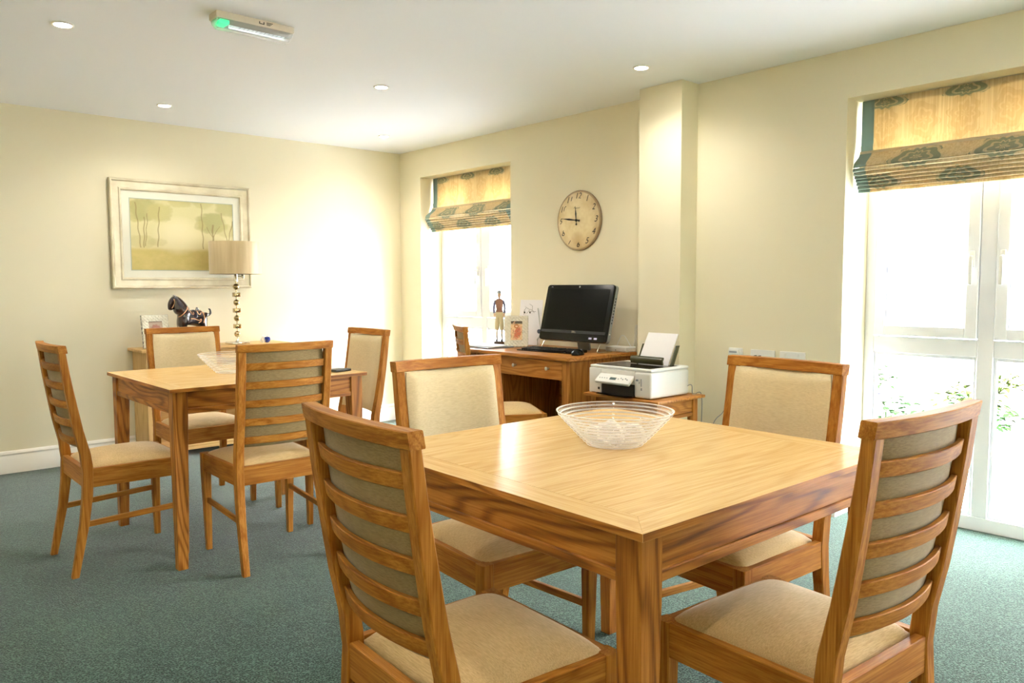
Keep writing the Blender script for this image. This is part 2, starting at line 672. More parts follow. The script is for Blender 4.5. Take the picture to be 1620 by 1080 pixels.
BLIND = blind_mat()
PLEAT = blind_mat('damask_pleat_cloth', 0.30)
LINING, t_, b_ = new_mat('blind_lining_cloth')
b_.inputs['Base Color'].default_value = S(214, 206, 184)
b_.inputs['Roughness'].default_value = 0.9
tl_ = t_.nodes.new('ShaderNodeBsdfTranslucent'); tl_.inputs[0].default_value = S(214, 206, 184)
mx_ = t_.nodes.new('ShaderNodeMixShader'); mx_.inputs[0].default_value = 0.5
t_.links.new(b_.outputs[0], mx_.inputs[1]); t_.links.new(tl_.outputs[0], mx_.inputs[2])
t_.links.new(mx_.outputs[0], t_.nodes['Material Output'].inputs[0])


def blind(ys, xin, label):
    root = thing('roman_blind', label, 'blind', (xin, ys[0] - 0.02, 0), -90, group='roman blinds in the window heads')
    W = ys[0] - ys[1] - 0.04
    nx = 24

    def sheet(prof, thick, name, mat, x0=0.0, x1=W, wav=0.0):
        rings = []
        for i in range(nx + 1):
            x = x0 + (x1 - x0) * i / nx
            w_ = wav * (noise.noise(Vector((x * 5, prof[0][1] * 30, xin))))
            front = [(x, y - w_ * 0.5, z + w_) for y, z in prof]
            back = [(x, y - w_ * 0.5 + thick, z + w_) for y, z in reversed(prof)]
            rings.append(front + back)
        return finish(loft(bmesh.new(), rings), name, mat, root, angle=50)
    sheet([(0.125, HEAD - 0.004), (0.125, 2.06), (0.124, 1.945), (0.119, 1.925), (0.122, 1.905), (0.095, 1.87), (0.048, 1.835), (0.036, 1.815), (0.044, 1.812), (0.058, 1.822)], 0.003, 'blind_cloth', BLIND)
    box_ = B(0.0, W, 0.128, 0.150, HEAD - 0.035, HEAD - 0.002)
    finish(box_, 'headrail', WHITEP, root)
    sheet([(0.108, 1.90), (0.108, 1.712), (0.112, 1.700)], 0.004, 'blind_lining', LINING)
    for k in range(7):
        z = 1.806 - k * 0.0168
        y = 0.034 + 0.0115 * k
        f = sheet([(y + 0.030, z + 0.004), (y + 0.006, z + 0.002), (y, z - 0.003), (y - 0.001, z - 0.014), (y + 0.004, z - 0.017)], 0.002, 'pleat', PLEAT, wav=0.004)
    return root


blind(WY[0], 0.0, 'cream and teal damask roman blind raised in the far window near the room corner')
blind(WY[1], W2X, 'gold damask roman blind with teal edging raised over the tall window at right')


# ------------------------------------------------------------------ ceiling fittings
def downlight(x, y, label, lit_geo=True):
    root = thing('ceiling_downlight', label, 'downlight', (x, y, H), 0, group='recessed downlights in the ceiling')
    finish(lathe(bmesh.new(), [(0.034, -0.001), (0.036, -0.006), (0.044, -0.007), (0.047, -0.0005)], 32), 'trim_ring', GLOSSWHITE, root)
    finish(lathe(bmesh.new(), [(0.001, -0.004), (0.034, -0.004), (0.034, -0.0012), (0.001, -0.0012)], 32), 'bulb_face', LAMPGLOW, root)
    ld = bpy.data.lights.new('lamp_light', 'SPOT')
    ld.energy = LAMP_W
    ld.color = (1.0, 0.94, 0.85)
    ld.spot_size = R(150)
    ld.spot_blend = 0.9
    ld.shadow_soft_size = 0.03
    lo = bpy.data.objects.new('lamp_light', ld)
    C.objects.link(lo)
    lo.parent = root
    lo.location = (0, 0, -0.012)


downlight(-3.10, -1.95, 'round recessed downlight glowing at the left end of the ceiling, left of the emergency light')
downlight(-2.23, -0.61, 'round recessed downlight glowing close to the back wall above the landscape picture')
downlight(-1.42, -1.94, 'round recessed downlight glowing in the middle of the ceiling')
downlight(-0.58, -3.22, 'round recessed downlight glowing just left of the square column top')
downlight(-0.57, -0.64, 'faint round downlight in the ceiling close to the far room corner')
for px_, py_, lb in ((-3.90, -3.22, 'recessed downlight just above the top left edge of the picture'), (-2.23, -4.5, 'recessed downlight over the nearer dining table, above the picture'),
                    (-0.58, -5.7, 'recessed downlight near the tall window, to the right of the picture'), (-3.9, -5.9, 'recessed downlight over the photographer'),
                    (-4.7, -0.61, 'recessed downlight near the back wall, left of the picture')):
    downlight(px_, py_, lb)

em = thing('emergency_light', 'white emergency light fitting with green glow and clear diffuser on the ceiling', 'emergency light', (-2.475, -2.545, H), 0)
L2 = 0.178
bm = bmesh.new()
rings = []
for x in (-L2, -L2 + 0.012, L2 - 0.012, L2):
    k = 0.004 if abs(x) == L2 else 0.0
    rings.append([(x, a, z) for a, z in ((-0.046 + k, 0), (-0.046 + k, -0.028 + k), (0.046 - k, -0.028 + k), (0.046 - k, 0))])
finish(loft(bm, rings), 'housing', plain('shade_tan_housing', S(218, 206, 184), 0.5), em)  # tan tone puts the white housing's shaded side into its colour
bm = bmesh.new()
rings = []
for x in (-L2 + 0.006, -L2 + 0.016, L2 - 0.016, L2 - 0.006):
    k = 0.72 if abs(x) > L2 - 0.01 else 1.0
    rings.append([(x, a, -0.028 - z * k) for a, z in ((-0.040, 0), (-0.034, 0.022), (-0.018, 0.036), (0.018, 0.036), (0.034, 0.022), (0.040, 0))])
finish(loft(bm, rings), 'diffuser', LENSM, em)
bm = bmesh.new()
for i in range(12):
    x = -L2 + 0.11 + i * 0.019
    box(bm, x, x + 0.0012, -0.0365, 0.0365, -0.050, -0.0485)
for s in (-1, 1):
    for q in (0.010, 0.020, 0.030):
        box(bm, -L2 + 0.06, L2 - 0.02, s * q - 0.0006, s * q + 0.0006, -0.0495, -0.0485)
finish(bm, 'prism_rib', GREYP, em, angle=None)
finish(B(-L2 + 0.018, -L2 + 0.060, -0.033, 0.033, -0.046, -0.029, 0.003), 'green_indicator', GREENLED, em, label='glowing green indicator end')
bm = tube(bmesh.new(), [(-L2 + 0.07, 0, -0.046), (L2 - 0.03, 0, -0.046)], 0.008, 12)
finish(bm, 'tube_lamp', plain('lit_tube', S(250, 250, 250), 0.5, vary=0, emit=((0.9, 1, 1, 1), 0.5)), em)


def text_mesh(txt, size, name, mat, parent, loc, rot=(R(90), 0, 0), shear=0.0, ext=0.0005, align='CENTER', rz=None):
    cu = bpy.data.curves.new(name, 'FONT')
    cu.body = txt
    cu.size = size
    cu.shear = shear
    cu.extrude = ext
    cu.align_x = align
    cu.align_y = 'CENTER'
    cu.resolution_u = 3
    o = bpy.data.objects.new(name, cu)
    C.objects.link(o)
    dg = bpy.context.evaluated_depsgraph_get()
    me = bpy.data.meshes.new_from_object(o.evaluated_get(dg))
    C.objects.unlink(o)
    bpy.data.objects.remove(o)
    n = bpy.data.objects.new(name, me)
    C.objects.link(n)
    me.materials.clear()
    me.materials.append(mat)
    n.parent = parent
    n.location = loc
    n.rotation_euler = rot
    return n


bm = bmesh.new()
box(bm, 0.010, 0.034, -0.0470, -0.046, -0.019, -0.016)
box(bm, 0.010, 0.014, -0.0470, -0.046, -0.016, -0.008)
box(bm, 0.030, 0.034, -0.0470, -0.046, -0.016, -0.008)
for k in range(3):
    box(bm, 0.044, 0.074 - 0.006 * k, -0.0470, -0.046, -0.0095 - 0.005 * k, -0.0070 - 0.005 * k)
finish(bm, 'printed_marking', INK, em, angle=None, label='dark symbol and small print on the housing side')

# ------------------------------------------------------------------ dining chair
# local frame: +y is where the sitter looks, origin on the floor between the feet
YP = [(0.0, -0.040), (0.10, -0.020), (0.22, 0.004), (0.34, 0.020), (0.44, 0.026), (0.52, 0.018), (0.62, -0.004), (0.75, -0.026), (0.86, -0.042), (0.951, -0.053)]
XP = [(0.0, 0.196), (0.44, 0.190), (0.951, 0.1935)]


def interp(tab, z):
    for (a, p), (b, q) in zip(tab, tab[1:]):
        if z <= b:
            t = max(0, (z - a) / (b - a))
            return p + (q - p) * t
    return tab[-1][1]


def chair(name, label):
    root = thing(name, label, 'chair')
    zs = [0, 0.04, 0.10, 0.16, 0.22, 0.28, 0.34, 0.38, 0.44, 0.48, 0.52, 0.57, 0.62, 0.70, 0.78, 0.86, 0.950]
    for s in (-1, 1):
        rings = []
        for z in zs:
            d = interp([(0, 0.0135), (0.30, 0.019), (0.46, 0.0205), (0.95, 0.0135)], z)
            w = interp([(0, 0.0145), (0.4, 0.0175), (0.95, 0.0170)], z)
            cx_, cy_ = s * interp(XP, z), interp(YP, z)
            rings.append([(cx_ + a, cy_ + b, z) for a, b in crect(w, d, 0.003)])
        finish(loft(bmesh.new(), rings), 'rear_leg', OAK['chz'], root)
        rings = []
        for z in (0, 0.1, 0.2, 0.30, 0.372, 0.456):
            k = interp([(0, 0.0125), (0.37, 0.0190), (0.46, 0.0190)], z)
            cx_ = s * (0.221 - 0.019 - 0.004 * (1 - min(1, z / 0.37)))
            rings.append([(cx_ + a, 0.414 + b, z) for a, b in crect(k, k, 0.0025)])
        finish(loft(bmesh.new(), rings), 'front_leg', OAK['chz'], root)
        # side rail and stretcher
        for nm, z0, z1, th in (('side_rail', 0.374, 0.455, 0.011), ('stretcher', 0.205, 0.229, 0.007)):
            zc, hz = (z0 + z1) / 2, (z1 - z0) / 2
            xa, ya = s * 0.190, interp(YP, zc) + 0.012
            xb, yb = s * (0.208 if nm == 'side_rail' else 0.200), 0.402
            sl = 0.018 if nm == 'stretcher' else 0.0
            off = s * (0.004 if nm == 'side_rail' else 0.0)
            rings = [[(xa + off + a, ya, zc + b) for a, b in crect(th, hz, 0.0015)],
                     [(xb - off * 0 + (-s * 0.002) + a, yb, zc + sl + b) for a, b in crect(th, hz, 0.0015)]]
            finish(loft(bmesh.new(), rings), nm, OAK['chy'], root)
    finish(B(-0.186, 0.186, 0.400 + 0.007, 0.430, 0.374, 0.455, 0.0015, 1), 'front_rail', OAK['chx'], root)
    finish(B(-0.176, 0.176, 0.008, 0.032, 0.374, 0.455, 0.0015, 1), 'rear_rail', OAK['chx'], root)

    def bowed(z, h, th, half, bow, yoff, n=14, endcut=0.0, arch=0.0):
        rings = []
        for i in range(n + 1):
            u = -1 + 2 * i / n
            y = interp(YP, z) + yoff - bow * (1 - u * u)
            lean = -0.15 * h
            r = []
            for a, b in crect(th, h, 0.002):
                r.append((u * (half + (endcut * (a / th))), y + a - 0.17 * b, z + b + arch * (1 - u * u)))
            rings.append(r)
        return loft(bmesh.new(), rings)
    finish(bowed(0.9645, 0.0165, 0.0165, 0.212, 0.022, 0.001, endcut=-0.0015), 'crest_rail', OAK['chx'], root)
    for k in range(5):
        finish(bowed(0.886 - 0.0795 * k, 0.0160, 0.0065, 0.179, 0.030, 0.0015), 'slat', OAK['chx'], root)
    # upholstered back: shallow curved pad in front of the slats
    nu, nv = 16, 20
    bm = bmesh.new()
    z0, z1 = 0.537, 0.9465
    front, back = [], []
    for j in range(nv + 1):
        v = -1 + 2 * j / nv
        z = (z0 + z1) / 2 + (z1 - z0) / 2 * v
        fr, bk = [], []
        for i in range(nu + 1):
            u = -1 + 2 * i / nu
            uu = u * (1 - 0.03 * abs(v) ** 8)
            e = max(0.0, (1 - abs(u) ** 10)) ** 0.5 * max(0.0, (1 - abs(v) ** 14)) ** 0.5
            yc = interp(YP, z) + 0.0150 - 0.0285 * (1 - u * u)
            x = uu * 0.1785
            fr.append(bm.verts.new((x, yc + 0.002 + 0.014 * e, z)))
            bk.append(bm.verts.new((x, yc - 0.0045 - 0.0015 * e, z)))
        front.append(fr); back.append(bk)
    for j in range(nv):
        for i in range(nu):
            bm.faces.new((front[j][i], front[j][i + 1], front[j + 1][i + 1], front[j + 1][i])).material_index = 0
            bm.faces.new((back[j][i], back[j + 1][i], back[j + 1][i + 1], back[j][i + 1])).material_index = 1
    for i in range(nu):
        bm.faces.new((front[0][i], back[0][i], back[0][i + 1], front[0][i + 1]))
        bm.faces.new((front[nv][i], front[nv][i + 1], back[nv][i + 1], back[nv][i]))
    for j in range(nv):
        bm.faces.new((front[j][0], front[j + 1][0], back[j + 1][0], back[j][0]))
        bm.faces.new((front[j][nu], back[j][nu], back[j + 1][nu], front[j + 1][nu]))
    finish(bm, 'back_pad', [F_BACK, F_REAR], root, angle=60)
    # seat cushion
    bm = bmesh.new()
    n = 22
    g = []
    for j in range(n + 1):
        row = []
        for i in range(n + 1):
            u, v = -1 + 2 * i / n, -1 + 2 * j / n
            u = math.copysign(abs(u) ** 0.75, u); v = math.copysign(abs(v) ** 0.75, v)
            # round the plan corners
            hw = 0.178 + 0.027 * (v + 1) / 2
            x = u * hw * (1 - 0.035 * abs(v) ** 10)
            y = 0.226 + v * 0.191 * (1 - 0.035 * abs(u) ** 10)
            e = (max(0.0, 1 - abs(u) ** 5) * max(0.0, 1 - abs(v) ** 5)) ** 0.5
            z = 0.452 + 0.026 * e + 0.016 * (1 - u * u) * (1 - v * v)
            row.append(bm.verts.new((x, y, z)))
        g.append(row)
    for j in range(n):
        for i in range(n):
            bm.faces.new((g[j][i], g[j][i + 1], g[j + 1][i + 1], g[j + 1][i]))
    border = [g[0][i] for i in range(n + 1)] + [g[j][n] for j in range(1, n + 1)] + [g[n][i] for i in range(n - 1, -1, -1)] + [g[j][0] for j in range(n - 1, 0, -1)]
    low = [bm.verts.new((v.co.x, v.co.y, 0.436)) for v in border]
    for i in range(len(border)):
        j = (i + 1) % len(border)
        bm.faces.new((border[i], low[i], low[j], border[j]))
    bm.faces.new(low)
    finish(bm, 'seat_cushion', F_SEAT, root, angle=60)
    return root


proto = None
CHAIRS = [
    (-3.192, -4.694, -93.4, 'oak chair nearest us on the left of the nearer table, slatted back to us', 'chairs round the nearer table'),
    (-2.4011, -5.3388, -4.6, 'oak chair nearest on the right, slatted back towards us', 'chairs round the nearer table'),
    (-2.429, -3.9511, 176.8, 'oak chair on the far side of the nearer table, padded back facing us', 'chairs round the nearer table'),
    (-1.732, -4.6923, 84.7, 'oak chair below the wall sockets with creased beige padded back facing us', 'chairs round the nearer table'),
    (-3.1962, -2.1612, -90.1, 'oak slat-back chair seen side on at the far left end of the farther table', 'chairs round the farther table'),
    (-2.4992, -2.7957, -2.3, 'oak chair with five-slat back square to us on the near side of the farther table', 'chairs round the farther table'),
    (-2.3794, -1.3035, 180.2, 'oak chair behind the farther table, padded back in front of the console and horse', 'chairs round the farther table'),
    (-1.7299, -2.1636, 87.8, 'oak chair at the right end of the farther table against the bright back wall', 'chairs round the farther table'),
    (-1.0407, -2.2814, -120.2, 'oak chair turned askew and pushed in at the desk, mostly hidden', 'desk chair'),
]
for x, y, a, lab, grp in CHAIRS:
    if proto is None:
        o = proto = chair('dining_chair', lab)
    else:
        o = copy_tree(proto)
    o['label'] = lab
    o['group'] = grp
    o.location = (x, y, 0)
    o.rotation_euler = (0, 0, R(a))
proto.location = (CHAIRS[0][0], CHAIRS[0][1], 0)


# ------------------------------------------------------------------ dining tables
def table(x0, y0, x1, y1, rz, label):
    W, D, Z = x1 - x0, y1 - y0, 0.79
    root = thing('dining_table', label, 'table', (x0, y0, 0), rz, group='square oak dining tables')
    bw, t0 = 0.075, Z - 0.016
    # veneered top: centre panel and four mitred border boards
    finish(B(bw, W - bw, bw, D - bw, t0, Z, 0), 'top_panel', OAK['topx'], root, angle=None)

    def board(p, mat):
        bm = bmesh.new()
        lo = [bm.verts.new((a, b, t0)) for a, b in p]
        hi = [bm.verts.new((a, b, Z - 0.0002)) for a, b in p]
        bm.faces.new(lo[::-1]); bm.faces.new(hi)
        for i in range(4):
            j = (i + 1) % 4
            bm.faces.new((lo[i], lo[j], hi[j], hi[i]))
        for f in bm.faces:
            f.normal_update()
            f.material_index = 0 if f.normal.z > 0.5 else 1
        bmesh.ops.bevel(bm, geom=bm.edges[:], offset=0.0006, segments=1, affect='EDGES')
        finish(bm, 'border_board', [mat, OAK['apx'] if mat is OAK['topx'] else OAK['apy']], root, angle=None)
    board([(0, 0), (W, 0), (W - bw, bw), (bw, bw)], OAK['topx'])
    board([(W, D), (0, D), (bw, D - bw), (W - bw, D - bw)], OAK['topx'])
    board([(0, D), (0, 0), (bw, bw), (bw, D - bw)], OAK['topy'])
    board([(W, 0), (W, D), (W - bw, D - bw), (W - bw, bw)], OAK['topy'])
    # solid edge lipping
    li, lw = 0.019, 0.062
    for i in (0, 1):
        for j in (0, 1):
            rings = []
            for z in (0, 0.2, 0.4, 0.66, t0):
                k = interp([(0, 0.042), (0.66, lw), (0.8, lw)], z)
                a0 = li if i == 0 else W - li - k
                b0 = li if j == 0 else D - li - k
                rings.append([(a0 + k / 2 + a, b0 + k / 2 + b, z) for a, b in crect(k / 2, k / 2, 0.002)])
            finish(loft(bmesh.new(), rings), 'leg', OAK['apz'], root)
    e = li + lw
    ins = li + 0.010
    zb, zt = t0 - 0.098, t0
    for (a0, a1, b0, b1, ax, s) in ((e, W - e, ins, ins + 0.02, 'x', -1), (e, W - e, D - ins - 0.02, D - ins, 'x', 1), (ins, ins + 0.02, e, D - e, 'y', -1), (W - ins - 0.02, W - ins, e, D - e, 'y', 1)):
        finish(B(a0, a1, b0, b1, zb + 0.02, zt, 0.001, 1), 'apron', OAK['ap' + ax], root)
        d0 = (a0, a1, b0 - 0.007, b0 + 0.02) if (ax, s) == ('x', -1) else (a0, a1, b0, b1 + 0.007) if (ax, s) == ('x', 1) else (a0 - 0.007, a1, b0, b1) if s == -1 else (a0, a1 + 0.007, b0, b1)
        finish(B(*d0, zb, zb + 0.022, 0.002, 1), 'apron_moulding', OAK['ap' + ax], root)
    return root


table(-2.941, -5.1312, -1.9387, -4.1472, -1.12, 'nearer square oak dining table with the glass bowl and glass pebbles on it')
table(-2.9046, -2.5932, -1.9451, -1.6704, 0.21, 'farther square oak dining table with the empty glass bowl, by the back wall')


# ------------------------------------------------------------------ glass bowls
def bowl(x, y, z, label):
    prof_o, prof_i = [], []
    n = 84
    for i in range(n + 1):
        t = i / n
        r = 0.072 + (0.158 - 0.072) * t ** 0.92
        zz = 0.004 + 0.090 * t
        rib = 0.0022 * math.sin(t * 2 * PI * 10)
        prof_o.append((r + rib * 0.8, zz - rib * 0.6))
        prof_i.append((r - 0.004 - rib * 0.3, zz + 0.001))
    prof = [(0.001, 0.003), (0.055, 0.0035), (0.060, 0.0), (0.068, 0.0005)] + prof_o + [(0.1585, 0.0965), (0.1555, 0.0965)] + prof_i[::-1] + [(0.06, 0.008), (0.001, 0.008)]
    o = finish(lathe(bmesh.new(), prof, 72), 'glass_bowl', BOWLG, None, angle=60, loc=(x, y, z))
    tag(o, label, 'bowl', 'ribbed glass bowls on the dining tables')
    return o


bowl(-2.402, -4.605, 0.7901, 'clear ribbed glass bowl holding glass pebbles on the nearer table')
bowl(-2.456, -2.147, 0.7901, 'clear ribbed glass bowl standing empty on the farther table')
random.seed(3)
peb = [(-0.058, 0.012, 0.025), (-0.014, -0.004, 0.036), (0.026, 0.034, 0.027), (0.046, -0.018, 0.033), (-0.022, 0.056, 0.024), (-0.004, -0.062, 0.022)]
plabels = ['small clear glass pebble at the left inside the near glass bowl', 'largest frosted glass pebble in the middle of the near glass bowl',
           'clear faceted glass pebble behind the middle of the near bowl', 'large faceted glass pebble at the right inside the near glass bowl',
           'glass pebble at the far side inside the near glass bowl', 'glass pebble at the near side inside the near glass bowl']
cr_, sr_ = math.cos(R(-41.9)), math.sin(R(-41.9))
for (a, b, r), lab in zip(peb, plabels):
    bm = bmesh.new()
    bmesh.ops.create_icosphere(bm, subdivisions=2, radius=r)
    off = Vector((a * 40, b * 40, 0))
    for v in bm.verts:
        k = 1 + 0.28 * noise.noise(v.co * 45 + off)
        v.co *= k
        v.co.z *= 0.85
    zmin = min(v.co.z for v in bm.verts)
    o = finish(bm, 'glass_pebble', CRYSTAL, None, angle=12, loc=(-2.402 + a * cr_ - b * sr_, -4.605 + a * sr_ + b * cr_, 0.7985 - zmin))
    tag(o, lab, 'pebble', 'glass pebbles in the nearer bowl')

# small things on the far table
o = finish(B(-0.05, 0.05, -0.035, 0.035, 0, 0.012, 0.003), 'notebook', BLACKM, None, loc=(-2.03, -2.46, 0.7901))
o.rotation_euler = (0, 0, R(12))
tag(o, 'small flat black notebook at the right end of the farther table', 'notebook')
o = finish(B(-0.05, 0.05, -0.07, 0.07, 0, 0.004, 0.001, 1), 'leaflet', PAPER, None, loc=(-1.99, -2.28, 0.7901))
o.rotation_euler = (0, 0, R(-20))
tag(o, 'white paper leaflet on the right end of the farther table beside the black notebook', 'leaflet')

# ------------------------------------------------------------------ picture on the back wall
SILV, st_, sb_ = new_mat('champagne_frame')
sv = coords(st_)
st_.links.new(ramp(st_, tex_noise(st_, sv, 9, 3), [(0.3, S(206, 194, 166)), (0.7, S(230, 222, 198))]), sb_.inputs['Base Color'])
sb_.inputs['Metallic'].default_value = 0.55
sb_.inputs['Roughness'].default_value = 0.35
PW, PH = 1.01, 0.775
pic = thing('framed_picture', 'wide landscape picture of pale trees in a champagne frame on the back wall', 'picture', (-2.431, -0.001, 1.206))


def frame_member(bm, W_, H_, prof):
    """mitred moulding round a W_ x H_ rectangle; prof = [(inset, y)]"""
    loops = []
    for ins, y in prof:
        loops.append([(ins, y, ins), (W_ - ins, y, ins), (W_ - ins, y, H_ - ins), (ins, y, H_ - ins)])
    vr = [[bm.verts.new(p) for p in l] for l in loops]
    for a, b in zip(vr, vr[1:]):
        for i in range(4):
            j = (i + 1) % 4
            bm.faces.new((a[i], a[j], b[j], b[i]))
    return bm


finish(frame_member(bmesh.new(), PW, PH, [(0, 0), (0, -0.030), (0.006, -0.036), (0.014, -0.036), (0.022, -0.028), (0.060, -0.022), (0.066, -0.026), (0.074, -0.026), (0.080, -0.018), (0.080, 0)]), 'picture_frame', SILV, pic, angle=30)
finish(frame_member(bmesh.new(), PW, PH, [(0.078, -0.010), (0.078, -0.014), (0.132, -0.014), (0.136, -0.010)]), 'mount', plain('ivory_mount', S(232, 230, 214), 0.8, vary=0.01), pic, angle=30)


def art(u, v):
    sky = mixc(S(226, 214, 170), S(206, 200, 150), v)
    c = sky
    g = smoothstep(0.34, 0.26, v)
    nz = noise.noise(Vector((u * 9, v * 9, 0))) * 0.5 + noise.noise(Vector((u * 26, v * 26, 3))) * 0.3
    c = mixc(c, S(206, 188, 122), g)
    c = mixc(c, S(190, 176, 106), max(0, min(1, g * (0.4 + nz))))
    c = mixc(c, S(236, 226, 190), 0.7 * max(0, 1 - ((u - 0.45) / 0.25) ** 2 - ((v - 0.5) / 0.3) ** 2))

    def crown(cx, cz, rx, rz, col, k=0.8):
        nonlocal c
        d = ((u - cx) / rx) ** 2 + ((v - cz) / rz) ** 2 + nz * 0.7
        c = mixc(c, col, k * smoothstep(1.1, 0.5, d))

    def trunk(xa, za, xb, zb, w=0.004, k=0.75):
        nonlocal c
        if zb <= v <= za:
            t = (v - zb) / (za - zb)
            x = xb + (xa - xb) * t + 0.004 * math.sin(v * 30)
            c = mixc(c, S(132, 112, 66), k * smoothstep(w * 1.8, w * 0.5, abs(u - x)))
    G1, G2 = S(186, 178, 120), S(166, 162, 108)
    crown(0.05, 0.82, 0.10, 0.16, G1); crown(0.14, 0.86, 0.16, 0.17, G2); crown(0.27, 0.83, 0.13, 0.16, G1)
    crown(0.10, 0.40, 0.14, 0.10, G1, 0.4); crown(0.25, 0.40, 0.10, 0.06, G1, 0.3)
    crown(0.47, 0.98, 0.12, 0.08, G1, 0.6); crown(0.70, 1.0, 0.12, 0.1, G1, 0.6); crown(0.95, 0.95, 0.14, 0.16, G2, 0.7)
    crown(0.78, 0.70, 0.17, 0.16, G2, 0.9); crown(0.66, 0.66, 0.07, 0.08, G1, 0.6); crown(0.93, 0.6, 0.1, 0.12, G1, 0.5)
    trunk(0.05, 0.95, 0.09, 0.32); trunk(0.13, 0.75, 0.12, 0.32); trunk(0.16, 0.8, 0.135, 0.34, 0.003); trunk(0.27, 0.9, 0.25, 0.33)
    trunk(0.68, 0.98, 0.69, 0.32); trunk(0.79, 0.68, 0.79, 0.3, 0.007); trunk(0.73, 0.64, 0.785, 0.5, 0.003); trunk(0.86, 0.66, 0.795, 0.5, 0.003)
    trunk(0.88, 0.86, 0.94, 0.4, 0.004); trunk(1.0, 0.75, 0.94, 0.4, 0.004)
    return c


grid_print('landscape_print', 0.134, PW - 0.134, 0.134, PH - 0.134, 230, 150, art, PRINT, pic, y=-0.012)
finish(frame_member(bmesh.new(), PW, PH, [(0.130, -0.0142), (0.130, -0.0150), (0.135, -0.0150), (0.135, -0.0142)]), 'mount_line', plain('pale_grey_line', S(176, 186, 176), 0.7), pic, angle=None)

# ------------------------------------------------------------------ console at the back wall
cons = thing('console_table', 'light oak console cabinet against the back wall under the landscape picture', 'console', (-2.345, -0.335, 0))
CW = 1.10
OC = {a: oak('oak_console_' + a, a, S(214, 180, 124), S(196, 158, 100), S(164, 122, 70), rough=0.45) for a in 'xyz'}
finish(B(0, CW, 0, 0.333, 0.765, 0.785, 0.003), 'top', OC['x'], cons)
finish(B(0.03, 0.055, 0.02, 0.325, 0.0, 0.765, 0.001, 1), 'side_panel', OC['z'], cons)
finish(B(CW - 0.055, CW - 0.03, 0.02, 0.325, 0.0, 0.765, 0.001, 1), 'side_panel', OC['z'], cons)
finish(B(0.055, CW - 0.055, 0.300, 0.315, 0.08, 0.765), 'back_panel', OC['x'], cons)
finish(B(0.055, CW - 0.055, 0.02, 0.30, 0.05, 0.085, 0.001, 1), 'bottom_shelf', OC['x'], cons)
finish(B(0.055, CW - 0.055, 0.03, 0.30, 0.40, 0.42, 0.001, 1), 'shelf', OC['x'], cons)
finish(B(0.055, CW - 0.055, 0.022, 0.04, 0.68, 0.765, 0.001, 1), 'apron', OC['x'], cons)


# ------------------------------------------------------------------ embossed photo frames
def relief_frame(name, label, loc, rz, W_, H_, pic_fn, tilt, opening, backing=None):
    root = thing(name, label, 'photo frame', loc, rz, group='embossed cream photo frames')
    root.rotation_euler = (R(tilt), 0, R(rz))
    ox0, ox1, oz0, oz1 = opening
    bm = bmesh.new()
    nx, nz = 40, 50
    g = {}
    for j in range(nz + 1):
        for i in range(nx + 1):
            x, z = W_ * i / nx, H_ * j / nz
            edge = min(x, W_ - x, z, H_ - z)
            y = -0.012 - 0.0035 * abs(noise.noise(Vector((x * 90, z * 90, W_ * 7)))) * 2 - 0.003 * math.sin(x * 260) * math.sin(z * 260)
            if edge < 0.001:
                x += (0.003 * noise.noise(Vector((x * 60, z * 60, 1)))) if x in (0, W_) else 0
                y = -0.004
            g[i, j] = bm.verts.new((x, y, z))
    for j in range(nz):
        for i in range(nx):
            cx_, cz_ = W_ * (i + 0.5) / nx, H_ * (j + 0.5) / nz
            if ox0 < cx_ < ox1 and oz0 < cz_ < oz1:
                continue
            bm.faces.new((g[i, j], g[i + 1, j], g[i + 1, j + 1], g[i, j + 1]))
    for v in [v for v in bm.verts if not v.link_faces]:
        bm.verts.remove(v)
    finish(bm, 'frame_moulding', plain('cream_resin', S(244, 240, 220), 0.6, bumpy=0.5, bscale=220, vary=0.12), root, angle=80)
    finish(B(0.001, W_ - 0.001, -0.008, 0.004, 0.001, H_ - 0.001), 'frame_back', BLACKM, root)
    grid_print('photo', ox0 - 0.004, ox1 + 0.004, oz0 - 0.004, oz1 + 0.004, 44, 60, pic_fn, PRINT, root, y=-0.0085)
    bm = bmesh.new()
    rings = [[(W_ / 2 + a, 0.003, H_ * 0.62 + b) for a, b in ((-0.015, 0), (0.015, 0), (0.015, 0.003), (-0.015, 0.003))],
             [(W_ / 2 + a, H_ * 0.40, 0.003 - H_ * 0.40 * math.tan(R(tilt)) + b) for a, b in ((-0.015, 0), (0.015, 0), (0.015, 0.003), (-0.015, 0.003))]]
    finish(loft(bm, rings), 'easel_strut', BLACKM, root)
    return root


def warm_print(u, v):
    n1 = noise.noise(Vector((u * 4, v * 5, 2)))
    n2 = noise.noise(Vector((u * 11, v * 14, 5)))
    c = mixc(S(236, 206, 156), S(104, 96, 78), smoothstep(0.80, 0.88, v + n2 * 0.04))
    d = (((u - 0.60 + 0.35 * (0.4 - v)) / 0.30) ** 2 + ((v - 0.38) / 0.34) ** 2) ** 0.5 + n2 * 0.25
    c = mixc(c, S(206, 108, 76), 0.9 * smoothstep(1.05, 0.8, d))
    c = mixc(c, S(238, 190, 150), 0.8 * smoothstep(0.1, 0.3, n1 + n2 * 0.5))
    d = (((u - 0.5) / 0.2) ** 2 + ((v - 0.72) / 0.11) ** 2) ** 0.5 + n2 * 0.3
    c = mixc(c, S(196, 128, 72), smoothstep(1.1, 0.9, d))
    c = mixc(c, S(242, 212, 176), smoothstep(0.55, 0.4, d))
    return mixc(c, S(120, 74, 50), 0.6 * smoothstep(0.28, 0.42, n2))


